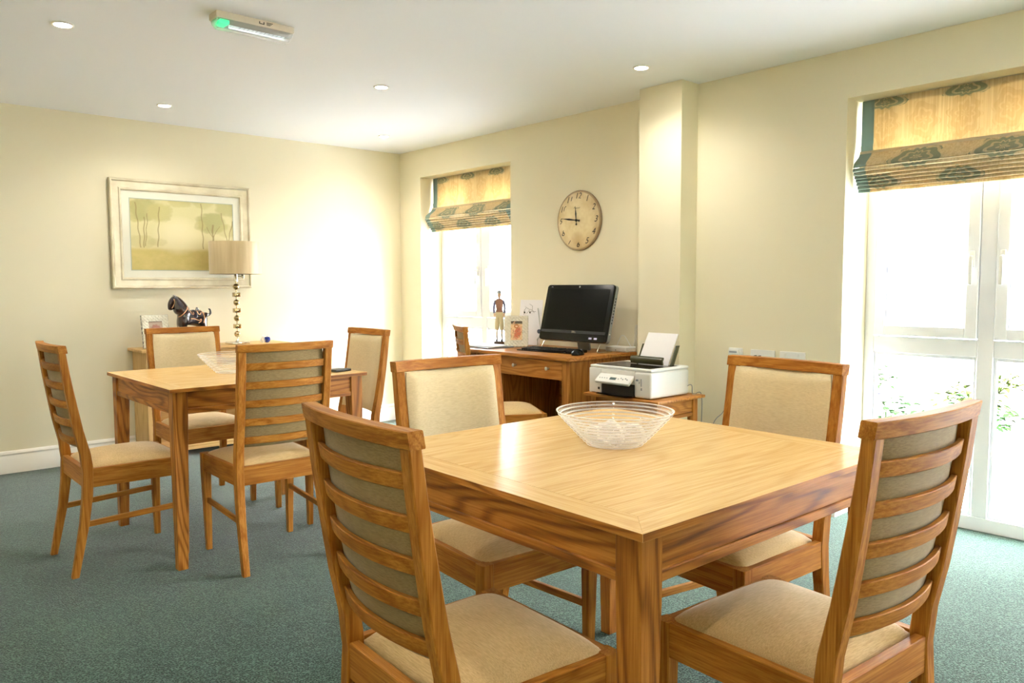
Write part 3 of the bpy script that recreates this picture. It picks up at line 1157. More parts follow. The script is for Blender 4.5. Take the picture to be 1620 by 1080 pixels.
def portrait_print(u, v):
    n2 = noise.noise(Vector((u * 7, v * 9, 8)))
    c = mixc(S(186, 166, 146), S(96, 78, 74), smoothstep(0.9, 0.97, v))
    d = ((u - 0.5) / 0.42) ** 2 + ((v - 0.52) / 0.30) ** 2 + n2 * 0.4
    c = mixc(c, S(158, 112, 98), smoothstep(1.1, 0.7, d))
    d = ((u - 0.45) / 0.22) ** 2 + ((v - 0.42) / 0.22) ** 2 + n2 * 0.3
    return mixc(c, S(226, 202, 172), smoothstep(1.1, 0.7, d))


relief_frame('photo_frame', 'cream scallop-edged photo frame standing at the left end of the console', (-2.300, -0.215, 0.787), 6, 0.190, 0.235, portrait_print, -8, (0.048, 0.142, 0.055, 0.190))
relief_frame('photo_frame', 'cream embossed photo frame with reddish print on the desk beside the standing figurine', (-0.404, -1.879, 0.787), -45, 0.168, 0.222, warm_print, -10, (0.048, 0.124, 0.048, 0.182))

# ------------------------------------------------------------------ table lamp
lamp = thing('table_lamp', 'table lamp of stacked chrome balls and blocks with a beige drum shade', 'lamp', (-1.630, -0.225, 0.7855))
bm = bmesh.new()
box(bm, -0.068, 0.068, -0.068, 0.068, 0, 0.017, 0.002)
lathe(bm, [(0.02, 0.017), (0.018, 0.022), (0.008, 0.034), (0.004, 0.04)], 20)
finish(bm, 'base', CHROME, lamp)
finish(lathe(bmesh.new(), [(0.0042, 0.035), (0.0042, 0.56)], 12), 'stem', BRASSY, lamp)
for k in range(4):
    bm = bmesh.new()
    bmesh.ops.create_uvsphere(bm, u_segments=20, v_segments=14, radius=0.0235)
    bmesh.ops.translate(bm, verts=bm.verts, vec=(0, 0, 0.076 + k * 0.1185))
    finish(bm, 'ball', BRASSY, lamp)
    if k < 3:
        z = 0.135 + k * 0.1185
        finish(B(-0.023, 0.023, -0.023, 0.023, z - 0.016, z + 0.016, 0.002), 'block', BRASSY, lamp)
SHADE, t_, b_ = new_mat('silk_shade')
sv = coords(t_, 'Object', (26, 26, 2))
t_.links.new(ramp(t_, tex_noise(t_, sv, 1.0, 3), [(0.3, S(184, 162, 122)), (0.7, S(202, 182, 142))]), b_.inputs['Base Color'])
b_.inputs['Roughness'].default_value = 0.42
b_.inputs['Sheen Weight'].default_value = 0.4
shade = finish(lathe(bmesh.new(), [(0.186, 0.525), (0.186, 0.765), (0.183, 0.765), (0.183, 0.525), (0.186, 0.525)], 56), 'shade', SHADE, lamp)
bm = bmesh.new()
for a in (0, 120, 240):
    tube(bm, [(0, 0, 0.56), (0.184 * math.cos(R(a)), 0.184 * math.sin(R(a)), 0.53)], 0.0015, 6)
finish(bm, 'shade_carrier', CHROME, lamp)
bm = lathe(bmesh.new(), [(0.014, 0.47), (0.014, 0.525), (0.017, 0.53), (0.012, 0.56)], 16)
finish(bm, 'lamp_holder', CHROME, lamp)
bm = tube(bmesh.new(), [(0.012, 0, 0.51), (0.05, -0.01, 0.51)], 0.003, 8)
box(bm, 0.046, 0.056, -0.016, -0.004, 0.495, 0.52, 0.002)
finish(bm, 'switch', CHROME, lamp)
bm = bmesh.new()
bmesh.ops.create_uvsphere(bm, u_segments=16, v_segments=10, radius=0.03)
bmesh.ops.translate(bm, verts=bm.verts, vec=(0, 0, 0.60))
finish(bm, 'bulb', WHITEP, lamp)


# ------------------------------------------------------------------ horse figurine
def skin(verts, edges, radii, name, mat, parent, levels=2, root=0):
    me = bpy.data.meshes.new(name)
    bm = bmesh.new()
    lay = bm.verts.layers.skin.verify()
    bv = [bm.verts.new(v) for v in verts]
    for a, b in edges:
        bm.edges.new((bv[a], bv[b]))
    bm.to_mesh(me)
    bm.free()
    o = bpy.data.objects.new(name, me)
    C.objects.link(o)
    for i, r in enumerate(radii):
        me.skin_vertices[0].data[i].radius = r if isinstance(r, tuple) else (r, r)
        me.skin_vertices[0].data[i].use_root = (i == root)
    m1 = o.modifiers.new('skin', 'SKIN'); m1.use_smooth_shade = True; m1.branch_smoothing = 0.3
    m2 = o.modifiers.new('sub', 'SUBSURF'); m2.levels = levels; m2.render_levels = levels
    dg = bpy.context.evaluated_depsgraph_get()
    m = bpy.data.meshes.new_from_object(o.evaluated_get(dg))
    m.name = name
    C.objects.unlink(o); bpy.data.objects.remove(o)
    m.materials.clear(); m.materials.append(mat)
    m.shade_smooth()
    n = bpy.data.objects.new(name, m)
    C.objects.link(n)
    n.parent = parent
    return n


HORSEM, t_, b_ = new_mat('glazed_dark_ceramic')
t_.links.new(ramp(t_, tex_noise(t_, coords(t_), 22, 3), [(0.35, S(20, 14, 28)), (0.55, S(40, 20, 26)), (0.75, S(70, 34, 26))]), b_.inputs['Base Color'])
b_.inputs['Roughness'].default_value = 0.16
b_.inputs['Coat Weight'].default_value = 0.8
hs = thing('horse_figurine', 'dark glazed horse figurine with gold harness on the console, head bowed left', 'figurine', (-1.965, -0.19, 0.786))
hv = [(0.020, 0, 0.205), (-0.050, 0, 0.212), (-0.036, 0, 0.232), (0.072, 0, 0.212),
      (-0.064, 0, 0.270), (-0.086, 0, 0.318), (-0.108, 0, 0.358), (-0.130, 0, 0.318), (-0.136, 0, 0.262),
      (-0.060, -0.028, 0.150), (-0.058, -0.030, 0.085), (-0.062, -0.030, 0.010),
      (-0.060, 0.028, 0.150), (-0.048, 0.030, 0.085), (-0.046, 0.030, 0.010),
      (0.085, -0.028, 0.150), (0.100, -0.030, 0.085), (0.088, -0.030, 0.010),
      (0.080, 0.028, 0.150), (0.090, 0.030, 0.085), (0.075, 0.030, 0.010),
      (0.118, 0, 0.232), (0.138, 0, 0.222), (0.152, 0, 0.240), (0.146, 0, 0.266), (0.134, 0, 0.268)]
he = [(0, 1), (1, 2), (0, 3), (2, 4), (4, 5), (5, 6), (6, 7), (7, 8), (1, 9), (9, 10), (10, 11), (1, 12), (12, 13), (13, 14), (3, 15), (15, 16), (16, 17), (3, 18), (18, 19), (19, 20),
      (3, 21), (21, 22), (22, 23), (23, 24), (24, 25)]
hr = [0.058, 0.064, 0.062, 0.060, 0.060, 0.048, 0.032, 0.026, 0.018, 0.030, 0.017, 0.018, 0.030, 0.017, 0.018, 0.032, 0.016, 0.018, 0.032, 0.016, 0.018, 0.018, 0.009, 0.009, 0.007, 0.004]
hbody = skin(hv, he, hr, 'horse_body', HORSEM, hs)
from mathutils.bvhtree import BVHTree
hb_ = BVHTree.FromPolygons([v.co for v in hbody.data.vertices], [tuple(p.vertices) for p in hbody.data.polygons])


def onto(x, z):
    hit = hb_.ray_cast(Vector((x, -0.3, z)), Vector((0, 1, 0)))
    return (x, hit[0].y - 0.001, z) if hit[0] else None


bm = bmesh.new()
for s in (-1, 1):
    tube(bm, [(-0.108, s * 0.011, 0.348), (-0.106, s * 0.016, 0.374)], [0.009, 0.002], 8)
finish(bm, 'ears', HORSEM, hs)
bm = tube(bmesh.new(), spline([(-0.100, 0, 0.362), (-0.070, 0, 0.338), (-0.044, 0, 0.306), (-0.022, 0, 0.276)]), 0.009, 8)
finish(bm, 'mane', BLACKG, hs)
bm = bmesh.new()
bmesh.ops.create_uvsphere(bm, u_segments=20, v_segments=12, radius=1)
for v in bm.verts:
    v.co = Vector((v.co.x * 0.042 + 0.022, v.co.y * 0.056, v.co.z * 0.050 + 0.216 if v.co.z > -0.3 else 0.201))
finish(bm, 'saddle', plain('dark_saddle', S(30, 26, 40), 0.3), hs)
bm = tube(bmesh.new(), spline([(-0.010, 0, 0.262), (-0.014, 0, 0.280), (-0.004, 0, 0.272)]), 0.006, 8)
tube(bm, spline([(0.044, 0, 0.258), (0.052, 0, 0.278), (0.062, 0, 0.262)]), 0.006, 8)
finish(bm, 'pommel', HORSEM, hs)
GOLD = plain('gold_trim', S(216, 160, 110), 0.4, metal=0.2)
bm = bmesh.new()
for pts in ([(-0.108, 0.205), (-0.090, 0.212), (-0.062, 0.238), (-0.036, 0.270), (-0.026, 0.290)],
            [(-0.034, 0.282), (-0.018, 0.262), (-0.004, 0.240), (0.006, 0.232), (0.012, 0.240), (0.006, 0.250)],
            [(0.040, 0.256), (0.044, 0.236), (0.056, 0.232), (0.064, 0.244)], [(0.060, 0.260), (0.080, 0.254), (0.098, 0.236)],
            [(0.082, 0.256), (0.090, 0.225), (0.090, 0.195), (0.080, 0.170)],
            [(-0.118, 0.345), (-0.112, 0.318), (-0.122, 0.292), (-0.130, 0.280)], [(-0.012, 0.202), (0.015, 0.200), (0.045, 0.188), (0.062, 0.196), (0.060, 0.182), (0.042, 0.170)]):
    p3 = [onto(p.x, p.z) for p in spline([(x, 0, z) for x, z in pts], 5)]
    p3 = [p for p in p3 if p]
    if len(p3) > 2:
        tube(bm, p3, 0.0030, 8)
finish(bm, 'harness', GOLD, hs, label='gold raised harness straps')

# glass fruits on the console
for nm, x, lab, m_ in (('glass_apple', -1.395, 'small deep blue glass apple on the right end of the console', BLUEG), ('glass_pear', -1.430, 'small clear glass pear on the console just left of the blue apple', CRYSTAL)):
    root = thing(nm, lab, 'ornament', (x, -0.22, 0.7855))
    if nm == 'glass_apple':
        finish(lathe(bmesh.new(), [(0.001, 0.004), (0.010, 0.0), (0.018, 0.006), (0.025, 0.020), (0.025, 0.032), (0.017, 0.043), (0.008, 0.044), (0.002, 0.039)], 20), 'fruit', m_, root)
        finish(tube(bmesh.new(), [(0, 0, 0.038), (0.002, 0, 0.050), (0.006, 0, 0.058)], 0.0018, 6), 'stalk', m_, root)
    else:
        finish(lathe(bmesh.new(), [(0.001, 0.003), (0.010, 0.0), (0.018, 0.010), (0.019, 0.022), (0.012, 0.040), (0.009, 0.050), (0.003, 0.056), (0.001, 0.055)], 20), 'fruit', m_, root)
        finish(tube(bmesh.new(), [(0, 0, 0.054), (0.002, 0, 0.068)], 0.0015, 6), 'stalk', m_, root)

# ------------------------------------------------------------------ desk (local x to the right seen from the room, y towards the wall)
desk = thing('desk', 'oak writing desk with one two-knob drawer against the window wall', 'desk', (-0.655, -1.62, 0), -90)
DW, DD, DZ = 1.135, 0.63, 0.785


def rounded_slab(W_, D_, z0, z1, r):
    pts = []
    for cx_, cy_, a0 in ((W_ - r, r, -90), (W_ - r, D_ - 0.002, 0), (0.002, D_ - 0.002, 90), (r, r, 180)):
        if cy_ > D_ / 2:
            pts.append((W_ if a0 == 0 else 0, D_))
            continue
        for k in range(7):
            a = R(a0 + 90 * k / 6)
            pts.append((cx_ + r * math.cos(a), cy_ + r * math.sin(a)))
    bm = bmesh.new()
    e = 0.003
    c = Vector((W_ / 2, D_ / 2))
    rings = []
    for z, k in ((z0, e), (z0 + e, 0), (z1 - e, 0), (z1, e)):
        rings.append([(x + (c.x - x) * k * 2, y + (c.y - y) * k * 2, z) for x, y in pts])
    return loft(bm, rings)


finish(rounded_slab(DW, DD, DZ - 0.024, DZ, 0.045), 'desk_top', OAK['dsx'], desk)
finish(B(DW - 0.05, DW - 0.025, 0.045, DD - 0.02, 0, DZ - 0.024, 0.001, 1), 'side_panel', OAK['dsz'], desk)
finish(B(0.03, 0.055, 0.045, DD - 0.02, 0, DZ - 0.024, 0.001, 1), 'side_panel', OAK['dsz'], desk)
finish(B(0.445, 0.468, 0.045, DD - 0.02, 0, DZ - 0.024, 0.001, 1), 'partition', OAK['dsz'], desk)
for a in (0.028, 0.440, DW - 0.085):
    finish(B(a, a + (0.062 if a > 0.5 else 0.03), 0.022, 0.045, 0, DZ - 0.024, 0.002, 1), 'front_stile', OAK['dsz'], desk)
finish(B(0.055, DW - 0.05, DD - 0.04, DD - 0.025, 0.12, DZ - 0.024), 'back_panel', OAK['dsx'], desk)
dr = finish(B(0.474, DW - 0.088, 0.024, 0.044, 0.640, 0.754, 0.002, 1), 'drawer', OAK['dsx'], desk)
finish(B(0.48, DW - 0.094, 0.044, 0.50, 0.648, 0.735), 'drawer_box', OAK['dsx'], dr)
for a in (0.628, 0.932):
    finish(lathe(bmesh.new(), [(0.006, 0.024), (0.005, 0.016), (0.011, 0.006), (0.012, 0.000), (0.008, -0.004), (0.001, -0.005)], 18, (a, 0, 0.706), axis='y'), 'knob', SATIN, dr)

# ------------------------------------------------------------------ small table that carries the printer
stn = thing('printer_stand', 'small oak side table under the printer, before the square column', 'side table', (-0.648, -2.862, 0), -90)
SW, SD, SZ = 0.545, 0.438, 0.59
finish(B(0, SW, 0, SD, SZ - 0.016, SZ, 0.002), 'table_top', OAK['dsx'], stn)
for a in (0.03, SW - 0.072):
    for b in (0.03, SD - 0.072):
        finish(B(a, a + 0.042, b, b + 0.042, 0, SZ - 0.016, 0.002, 1), 'leg', OAK['dsz'], stn)
finish(B(0.072, SW - 0.072, 0.036, 0.052, SZ - 0.115, SZ - 0.016, 0.001, 1), 'apron', OAK['dsx'], stn)
finish(B(0.072, SW - 0.072, SD - 0.052, SD - 0.036, SZ - 0.115, SZ - 0.016, 0.001, 1), 'apron', OAK['dsx'], stn)
for a in (0.038, SW - 0.054):
    finish(B(a, a + 0.016, 0.072, SD - 0.072, SZ - 0.096, SZ - 0.016, 0.001, 1), 'apron', OAK['dsy'], stn)
    finish(B(a - 0.005, a + 0.021, 0.072, SD - 0.072, SZ - 0.118, SZ - 0.098, 0.002, 1), 'apron_rail', OAK['dsy'], stn)

# ------------------------------------------------------------------ printer
prn = thing('printer', 'white multifunction inkjet printer with paper standing in its rear feed', 'printer', (-0.625, -2.885, 0.5905), -90)
bm = bmesh.new()
BW_, BD_, BH_ = 0.455, 0.352, 0.170
# body as a U round the output bay
box(bm, 0, 0.095, 0.0, BD_, 0.004, BH_ - 0.02, 0.006)
box(bm, 0.335, BW_, 0.0, BD_, 0.004, BH_ - 0.02, 0.014, 3)
box(bm, 0.09, 0.34, 0.002, BD_, 0.075, BH_ - 0.02, 0.003)
box(bm, 0.09, 0.34, 0.11, BD_, 0.004, 0.08, 0.002)
finish(bm, 'printer_body', WHITEP, prn)
finish(B(0.004, BW_ - 0.002, 0.004, BD_ - 0.002, BH_ - 0.019, BH_ - 0.003, 0.006, 3), 'scanner_lid', WHITEP, prn)
finish(B(0.03, BW_ - 0.03, 0.03, BD_ - 0.075, BH_ - 0.0035, BH_ - 0.001, 0.001, 1), 'lid_panel', BLACKG, prn, label='glossy black scanner lid panel')
# tilted control panel
cp = finish(B(-0.125, 0.125, -0.07, 0.0, -0.010, 0.010, 0.006, 3), 'control_panel', WHITEP, prn, loc=(0.213, 0.006, 0.118))
cp.rotation_euler = (R(38), 0, 0)
finish(B(-0.025, 0.020, -0.048, -0.030, 0.010, 0.0115), 'display', plain('grey_display', S(96, 116, 116), 0.2), cp, angle=None)
for k in range(5):
    finish(lathe(bmesh.new(), [(0.001, 0.0118), (0.004, 0.0118), (0.004, 0.010)], 12, (0.036 + 0.016 * (k % 5), -0.038 + 0.008 * (k % 2), 0)), 'button', GREYP, cp)
for k in range(4):
    finish(lathe(bmesh.new(), [(0.001, 0.0118), (0.003, 0.0118), (0.003, 0.010)], 12, (-0.10 + 0.018 * k, -0.04, 0)), 'button', GREYP, cp)
finish(B(0.097, 0.333, 0.003, 0.109, 0.006, 0.074), 'output_bay', BLACKM, prn, angle=None)
bm = bmesh.new()
loft(bm, [[(x, -0.055, 0.010), (x, -0.055, 0.013), (x, 0.0, 0.010), (x, 0.0, 0.005)] for x in (0.105, 0.325)])
loft(bm, [[(x, -0.062, 0.018), (x, -0.062, 0.020), (x, -0.03, 0.013), (x, -0.03, 0.009)] for x in (0.075, 0.20)])
finish(bm, 'output_tray', BLACKG, prn)
finish(B(0.070, 0.084, -0.001, 0.001, 0.026, 0.040), 'model_window', BLACKM, prn, angle=None)
bm = bmesh.new()
box(bm, 0.385, 0.391, -0.0012, 0.001, 0.070, 0.112)
box(bm, 0.385, 0.394, -0.0012, 0.001, 0.048, 0.062)
box(bm, 0.372, 0.376, -0.0012, 0.001, 0.085, 0.095)
box(bm, 0.350, 0.366, -0.0012, 0.001, 0.098, 0.108)
finish(bm, 'card_slots', GREYP, prn, angle=None)
# rear feed: guides, flap and paper
bm = bmesh.new()
loft(bm, [[(0.155 + dx, y, z) for dx, y, z in ((0, 0.245, BH_ - 0.004), (0.006, 0.245, BH_ - 0.004), (0.006, 0.262, BH_ - 0.004), (0, 0.262, BH_ - 0.004))],
          [(0.155 + dx, y + 0.055, z) for dx, y, z in ((0, 0.245, BH_ + 0.11), (0.006, 0.245, BH_ + 0.11), (0.006, 0.262, BH_ + 0.11), (0, 0.262, BH_ + 0.11))]])
loft(bm, [[(0.395 + dx, y, z) for dx, y, z in ((0, 0.245, BH_ - 0.004), (0.010, 0.245, BH_ - 0.004), (0.010, 0.272, BH_ - 0.004), (0, 0.272, BH_ - 0.004))],
          [(0.395 + dx, y + 0.055, z) for dx, y, z in ((0, 0.245, BH_ + 0.11), (0.010, 0.245, BH_ + 0.11), (0.010, 0.272, BH_ + 0.11), (0, 0.272, BH_ + 0.11))]])
finish(bm, 'paper_guide', OLIVE, prn)
bm = bmesh.new()
pf = [(0.205, BH_ + 0.002), (0.198, BH_ + 0.022), (0.203, BH_ + 0.040), (0.215, BH_ + 0.046), (0.220, BH_ + 0.040), (0.212, BH_ + 0.024), (0.216, BH_ + 0.004)]
loft(bm, [[(x, a, b) for a, b in pf] for x in (0.145, 0.375)])
finish(bm, 'feed_flap', OLIVE, prn, angle=50, label='smoked see-through feed flap')
pp = bmesh.new()
rings = []
for k in range(9):
    t = k / 8
    y, z = 0.238 + 0.085 * t + 0.012 * t * t, BH_ - 0.002 + 0.178 * t
    rings.append([(0.172, y, z), (0.388, y, z), (0.388, y + 0.004, z), (0.172, y + 0.004, z)])
loft(pp, rings)
o = finish(pp, 'paper_stack', PAPER, None, loc=(-0.625, -2.885, 0.5905))
o.rotation_euler = (0, 0, R(-90))
tag(o, 'stack of white paper standing in the rear feed of the printer', 'paper')
o = finish(tube(bmesh.new(), spline([(0.44, 0.30, 0.03), (0.458, 0.345, 0.055), (0.470, 0.358, 0.05), (0.472, 0.366, 0.0), (0.476, 0.444, -0.01), (0.472, 0.450, -0.25)]), 0.0025, 8), 'printer_cable', GREYP, None, loc=(-0.625, -2.885, 0.5905))
o.rotation_euler = (0, 0, R(-90))
tag(o, 'thin grey cable looping down behind the printer to the wall', 'cable')

# ------------------------------------------------------------------ all-in-one computer
tilt = math.atan2(0.10, 0.385)
pc = thing('desktop_computer', 'black all-in-one computer leaning back on the desk, screen switched off', 'computer', (-0.300, -2.113, 0.785), -90)
PW_, PH_ = 0.605, 0.382
Mt = Matrix.Translation((0, 0.004, 0.068)) @ Matrix.Rotation(-tilt, 4, 'X')


def pcpart(bm, name, mat, parent=None, **k):
    bmesh.ops.transform(bm, matrix=Mt, verts=bm.verts)
    return finish(bm, name, mat, parent or pc, **k)


def rrect(W_, H_, r, y, inset=0.0, n=6):
    pts = []
    for cx_, cz_, a0 in ((W_ - r, r, -90), (W_ - r, H_ - r, 0), (r, H_ - r, 90), (r, r, 180)):
        for k in range(n + 1):
            a = R(a0 + 90 * k / n)
            pts.append((cx_ + (r - inset) * math.cos(a), y, cz_ + (r - inset) * math.sin(a)))
    return pts


pcpart(loft(bmesh.new(), [rrect(PW_, PH_, 0.022, 0.000, 0.003), rrect(PW_, PH_, 0.022, 0.004), rrect(PW_, PH_, 0.022, 0.016)]), 'bezel', BLACKG)
pcpart(loft(bmesh.new(), [rrect(PW_, PH_, 0.022, 0.016), rrect(PW_, PH_, 0.022, 0.042), rrect(PW_, PH_, 0.022, 0.050, 0.010)]), 'casing', SILVER, label='silver grey side casing')
pcpart(B(0.034, PW_ - 0.034, -0.0008, 0.001, 0.075, PH_ - 0.032), 'screen', SCREEN, angle=None)
pcpart(B(0.012, PW_ - 0.012, -0.0022, 0.001, 0.052, 0.070, 0.0008, 1), 'speaker_strip', plain('dark_grey_strip', S(44, 44, 48), 0.3), angle=None)
bm = bmesh.new()
for a in (0.46, 0.505):
    box(bm, a, a + 0.026, -0.0012, 0.001, 0.018, 0.030)
pcpart(bm, 'stickers', plain('lilac_sticker', S(206, 206, 240), 0.5), angle=None, label='two pale stickers on the lower bezel')
pcpart(lathe(bmesh.new(), [(0.001, -0.0010), (0.006, -0.0010), (0.006, 0.0005)], 16, (PW_ / 2, 0, PH_ - 0.015), axis='y'), 'webcam', GREYP)
bm = bmesh.new()
for k in range(9):
    box(bm, PW_ - 0.001, PW_ + 0.0006, 0.026, 0.034, 0.13 + 0.020 * k, 0.140 + 0.020 * k)
pcpart(bm, 'side_buttons', BLACKM, angle=None)
bm = bmesh.new()
box(bm, PW_ - 0.001, PW_ + 0.0012, 0.024, 0.034, 0.058, 0.066)
pcpart(bm, 'power_light', WHITEP, angle=None)
tm = text_mesh('DELL', 0.017, 'badge', CHROME, pc, (0, 0, 0))
tm.matrix_local = Mt @ Matrix.Translation((0.320, -0.0025, 0.061)) @ Matrix.Rotation(R(90), 4, 'X')
tm = text_mesh('DELL', 0.009, 'badge', GREYP, pc, (0, 0, 0))
tm.matrix_local = Mt @ Matrix.Translation((0.048, -0.0010, PH_ - 0.016)) @ Matrix.Rotation(R(90), 4, 'X')
bm = bmesh.new()
for a in (0.05, PW_ - 0.05):
    tube(bm, spline([(a, 0.016, 0.058), (a, -0.006, 0.028), (a, -0.012, 0.006), (a, 0.02, 0.004), (a, 0.08, 0.004), (a, 0.13, 0.006)]), 0.0035, 8)
finish(bm, 'wire_feet', CHROME, pc)
pcpart(B(0.18, PW_ - 0.18, 0.048, 0.075, 0.05, 0.27, 0.006), 'rear_cover', BLACKM)
bm = bmesh.new()
loft(bm, [[(x, 0.10, 0.20), (x, 0.115, 0.20), (x, 0.15, 0.004), (x, 0.135, 0.001)] for x in (0.25, PW_ - 0.25)])
finish(bm, 'rear_stand', SILVER, pc)

# keyboard
kb = thing('keyboard', 'black computer keyboard in front of the screen on the desk', 'keyboard', (-0.500, -2.115, 0.7855), -86)
bm = bmesh.new()
loft(bm, [[(x, 0, 0), (x, 0, 0.006), (x, 0.165, 0.017), (x, 0.165, 0)] for x in (0, 0.47)])
finish(bm, 'keyboard_base', BLACKG, kb)
bm = bmesh.new()
for r_ in range(6):
    y0 = 0.035 + r_ * 0.0205
    z = 0.006 + (y0 + 0.009) / 0.165 * 0.011
    xs = 0.012
    n = 0
    while xs < 0.455:
        w_ = 0.0165
        if r_ == 0 and 3 <= n <= 3:
            w_ = 0.105
        if xs + w_ > 0.462:
            break
        if not (abs(xs - 0.31) < 0.006 or abs(xs - 0.375) < 0.006):
            box(bm, xs, xs + w_, y0, y0 + 0.0165, z - 0.001, z + 0.005, 0)
        xs += w_ + 0.0033
        n += 1
k_ = finish(bm, 'keys', BLACKM, kb, angle=None)

ms = thing('computer_mouse', 'shiny black mouse beside the keyboard at the right desk corner', 'mouse', (-0.475, -2.655, 0.7855), -80)
bm = bmesh.new()
bmesh.ops.create_uvsphere(bm, u_segments=24, v_segments=14, radius=1)
for v in bm.verts:
    zz = max(-0.05, v.co.z)
    v.co = Vector((v.co.x * 0.033 * (1 - 0.1 * v.co.y), v.co.y * 0.056, zz * (0.036 - 0.006 * v.co.y) + 0.002))
finish(bm, 'mouse_shell', BLACKG, ms, angle=50)
finish(lathe(bmesh.new(), [(0.002, -0.004), (0.007, -0.003), (0.007, 0.003), (0.002, 0.004)], 16, (0, 0.032, 0.030), axis='x'), 'scroll_wheel', GREYP, ms)

# router and white cables
rtr = thing('router', 'flat white router box on the right end of the desk beside the computer', 'router', (-0.118, -2.565, 0.7855), -90)
finish(B(0, 0.18, 0, 0.10, 0, 0.032, 0.005, 3), 'router_case', WHITEP, rtr)
finish(lathe(bmesh.new(), [(0.001, -0.002), (0.003, -0.002), (0.003, 0.0)], 12, (0.09, 0, 0.012), axis='y'), 'status_light', BLACKM, rtr)
bm = tube(bmesh.new(), spline([(0.02, 0.09, 0.025), (0.03, 0.10, 0.06), (0.07, 0.08, 0.10), (0.11, 0.07, 0.095), (0.14, 0.085, 0.04), (0.15, 0.09, 0.028)]), 0.0022, 8)
tube(bm, spline([(0.16, 0.095, 0.030), (0.168, 0.10, 0.08), (0.160, 0.11, 0.15), (0.172, 0.11, 0.17), (0.180, 0.10, 0.10), (0.178, 0.098, 0.03)]), 0.0022, 8)
finish(bm, 'cable', WHITEP, rtr)

# ------------------------------------------------------------------ golfer-like figurine on the desk
fg = thing('man_figurine', 'tall painted figurine of a man in cap, waistcoat and breeches on the desk', 'figurine', (-0.285, -1.690, 0.7855), -50)
SKINM = plain('painted_skin', S(226, 190, 158), 0.5)
VEST = plain('brown_waistcoat', S(168, 122, 98), 0.6, vary=0.2, bscale=500)
NAVY = plain('navy_sleeve', S(124, 126, 156), 0.6)
KHAK = plain('khaki_breeches', S(222, 210, 164), 0.6)
SOCK = plain('pale_sock', S(230, 222, 204), 0.6)
finish(B(-0.038, 0.038, -0.030, 0.030, 0, 0.028, 0.003), 'plinth', plain('dark_wood_plinth', S(84, 62, 38), 0.5), fg)


def oval(bm, secs, seg=16):
    return loft(bm, [[(cx_ + a * math.cos(2 * PI * k / seg), cy_ + b * math.sin(2 * PI * k / seg), z) for k in range(seg)] for cx_, cy_, a, b, z in secs])


for s in (-1, 1):
    bm = oval(bmesh.new(), [(s * 0.019, -0.004, 0.008, 0.013, 0.028), (s * 0.019, -0.004, 0.008, 0.013, 0.034), (s * 0.019, 0.002, 0.006, 0.007, 0.042)])
    finish(bm, 'shoe', BLACKM, fg)
    bm = oval(bmesh.new(), [(s * 0.019, 0.002, 0.006, 0.007, 0.040), (s * 0.018, 0.003, 0.009, 0.010, 0.080), (s * 0.017, 0.002, 0.0075, 0.008, 0.115)])
    finish(bm, 'stocking', SOCK, fg)
bm = bmesh.new()
for s in (-1, 1):
    oval(bm, [(s * 0.018, 0.002, 0.009, 0.009, 0.112), (s * 0.018, 0.002, 0.015, 0.015, 0.120), (s * 0.016, 0.002, 0.016, 0.017, 0.160), (s * 0.012, 0.002, 0.016, 0.018, 0.205)])
oval(bm, [(0, 0.002, 0.028, 0.018, 0.200), (0, 0.002, 0.029, 0.019, 0.225), (0, 0.002, 0.025, 0.016, 0.246)])
finish(bm, 'breeches', KHAK, fg)
bm = oval(bmesh.new(), [(0, 0.002, 0.026, 0.017, 0.240), (0, 0.001, 0.024, 0.016, 0.262), (0, 0, 0.029, 0.019, 0.300), (0, 0, 0.031, 0.017, 0.325), (0, 0, 0.016, 0.012, 0.338)])
finish(bm, 'waistcoat', VEST, fg)
for s in (-1, 1):
    bm = tube(bmesh.new(), spline([(s * 0.030, 0, 0.325), (s * 0.038, 0.004, 0.29), (s * 0.040, 0.002, 0.255), (s * 0.036, -0.004, 0.232)], 5), 0.0085, 10)
    finish(bm, 'arm', NAVY, fg)
    bm = tube(bmesh.new(), [(s * 0.036, -0.004, 0.234), (s * 0.034, -0.006, 0.218), (s * 0.032, -0.006, 0.206)], [0.006, 0.0075, 0.003], 10)
    finish(bm, 'hand', SKINM, fg)
bm = oval(bmesh.new(), [(0, 0, 0.008, 0.008, 0.330), (0, 0, 0.008, 0.008, 0.346), (0, -0.002, 0.012, 0.014, 0.352), (0, -0.001, 0.014, 0.016, 0.366), (0, 0, 0.013, 0.015, 0.380), (0, 0, 0.006, 0.007, 0.388)])
box(bm, -0.002, 0.002, -0.022, -0.015, 0.360, 0.368, 0.001, 1)
finish(bm, 'head', SKINM, fg, angle=60)
bm = oval(bmesh.new(), [(0, 0, 0.0155, 0.0175, 0.377), (0, 0, 0.017, 0.019, 0.383), (0, 0.001, 0.014, 0.016, 0.394), (0, 0.001, 0.004, 0.005, 0.399)])
box(bm, -0.010, 0.010, -0.028, -0.014, 0.377, 0.380, 0.001, 1)
finish(bm, 'cap', plain('grey_cap', S(160, 164, 170), 0.7), fg)

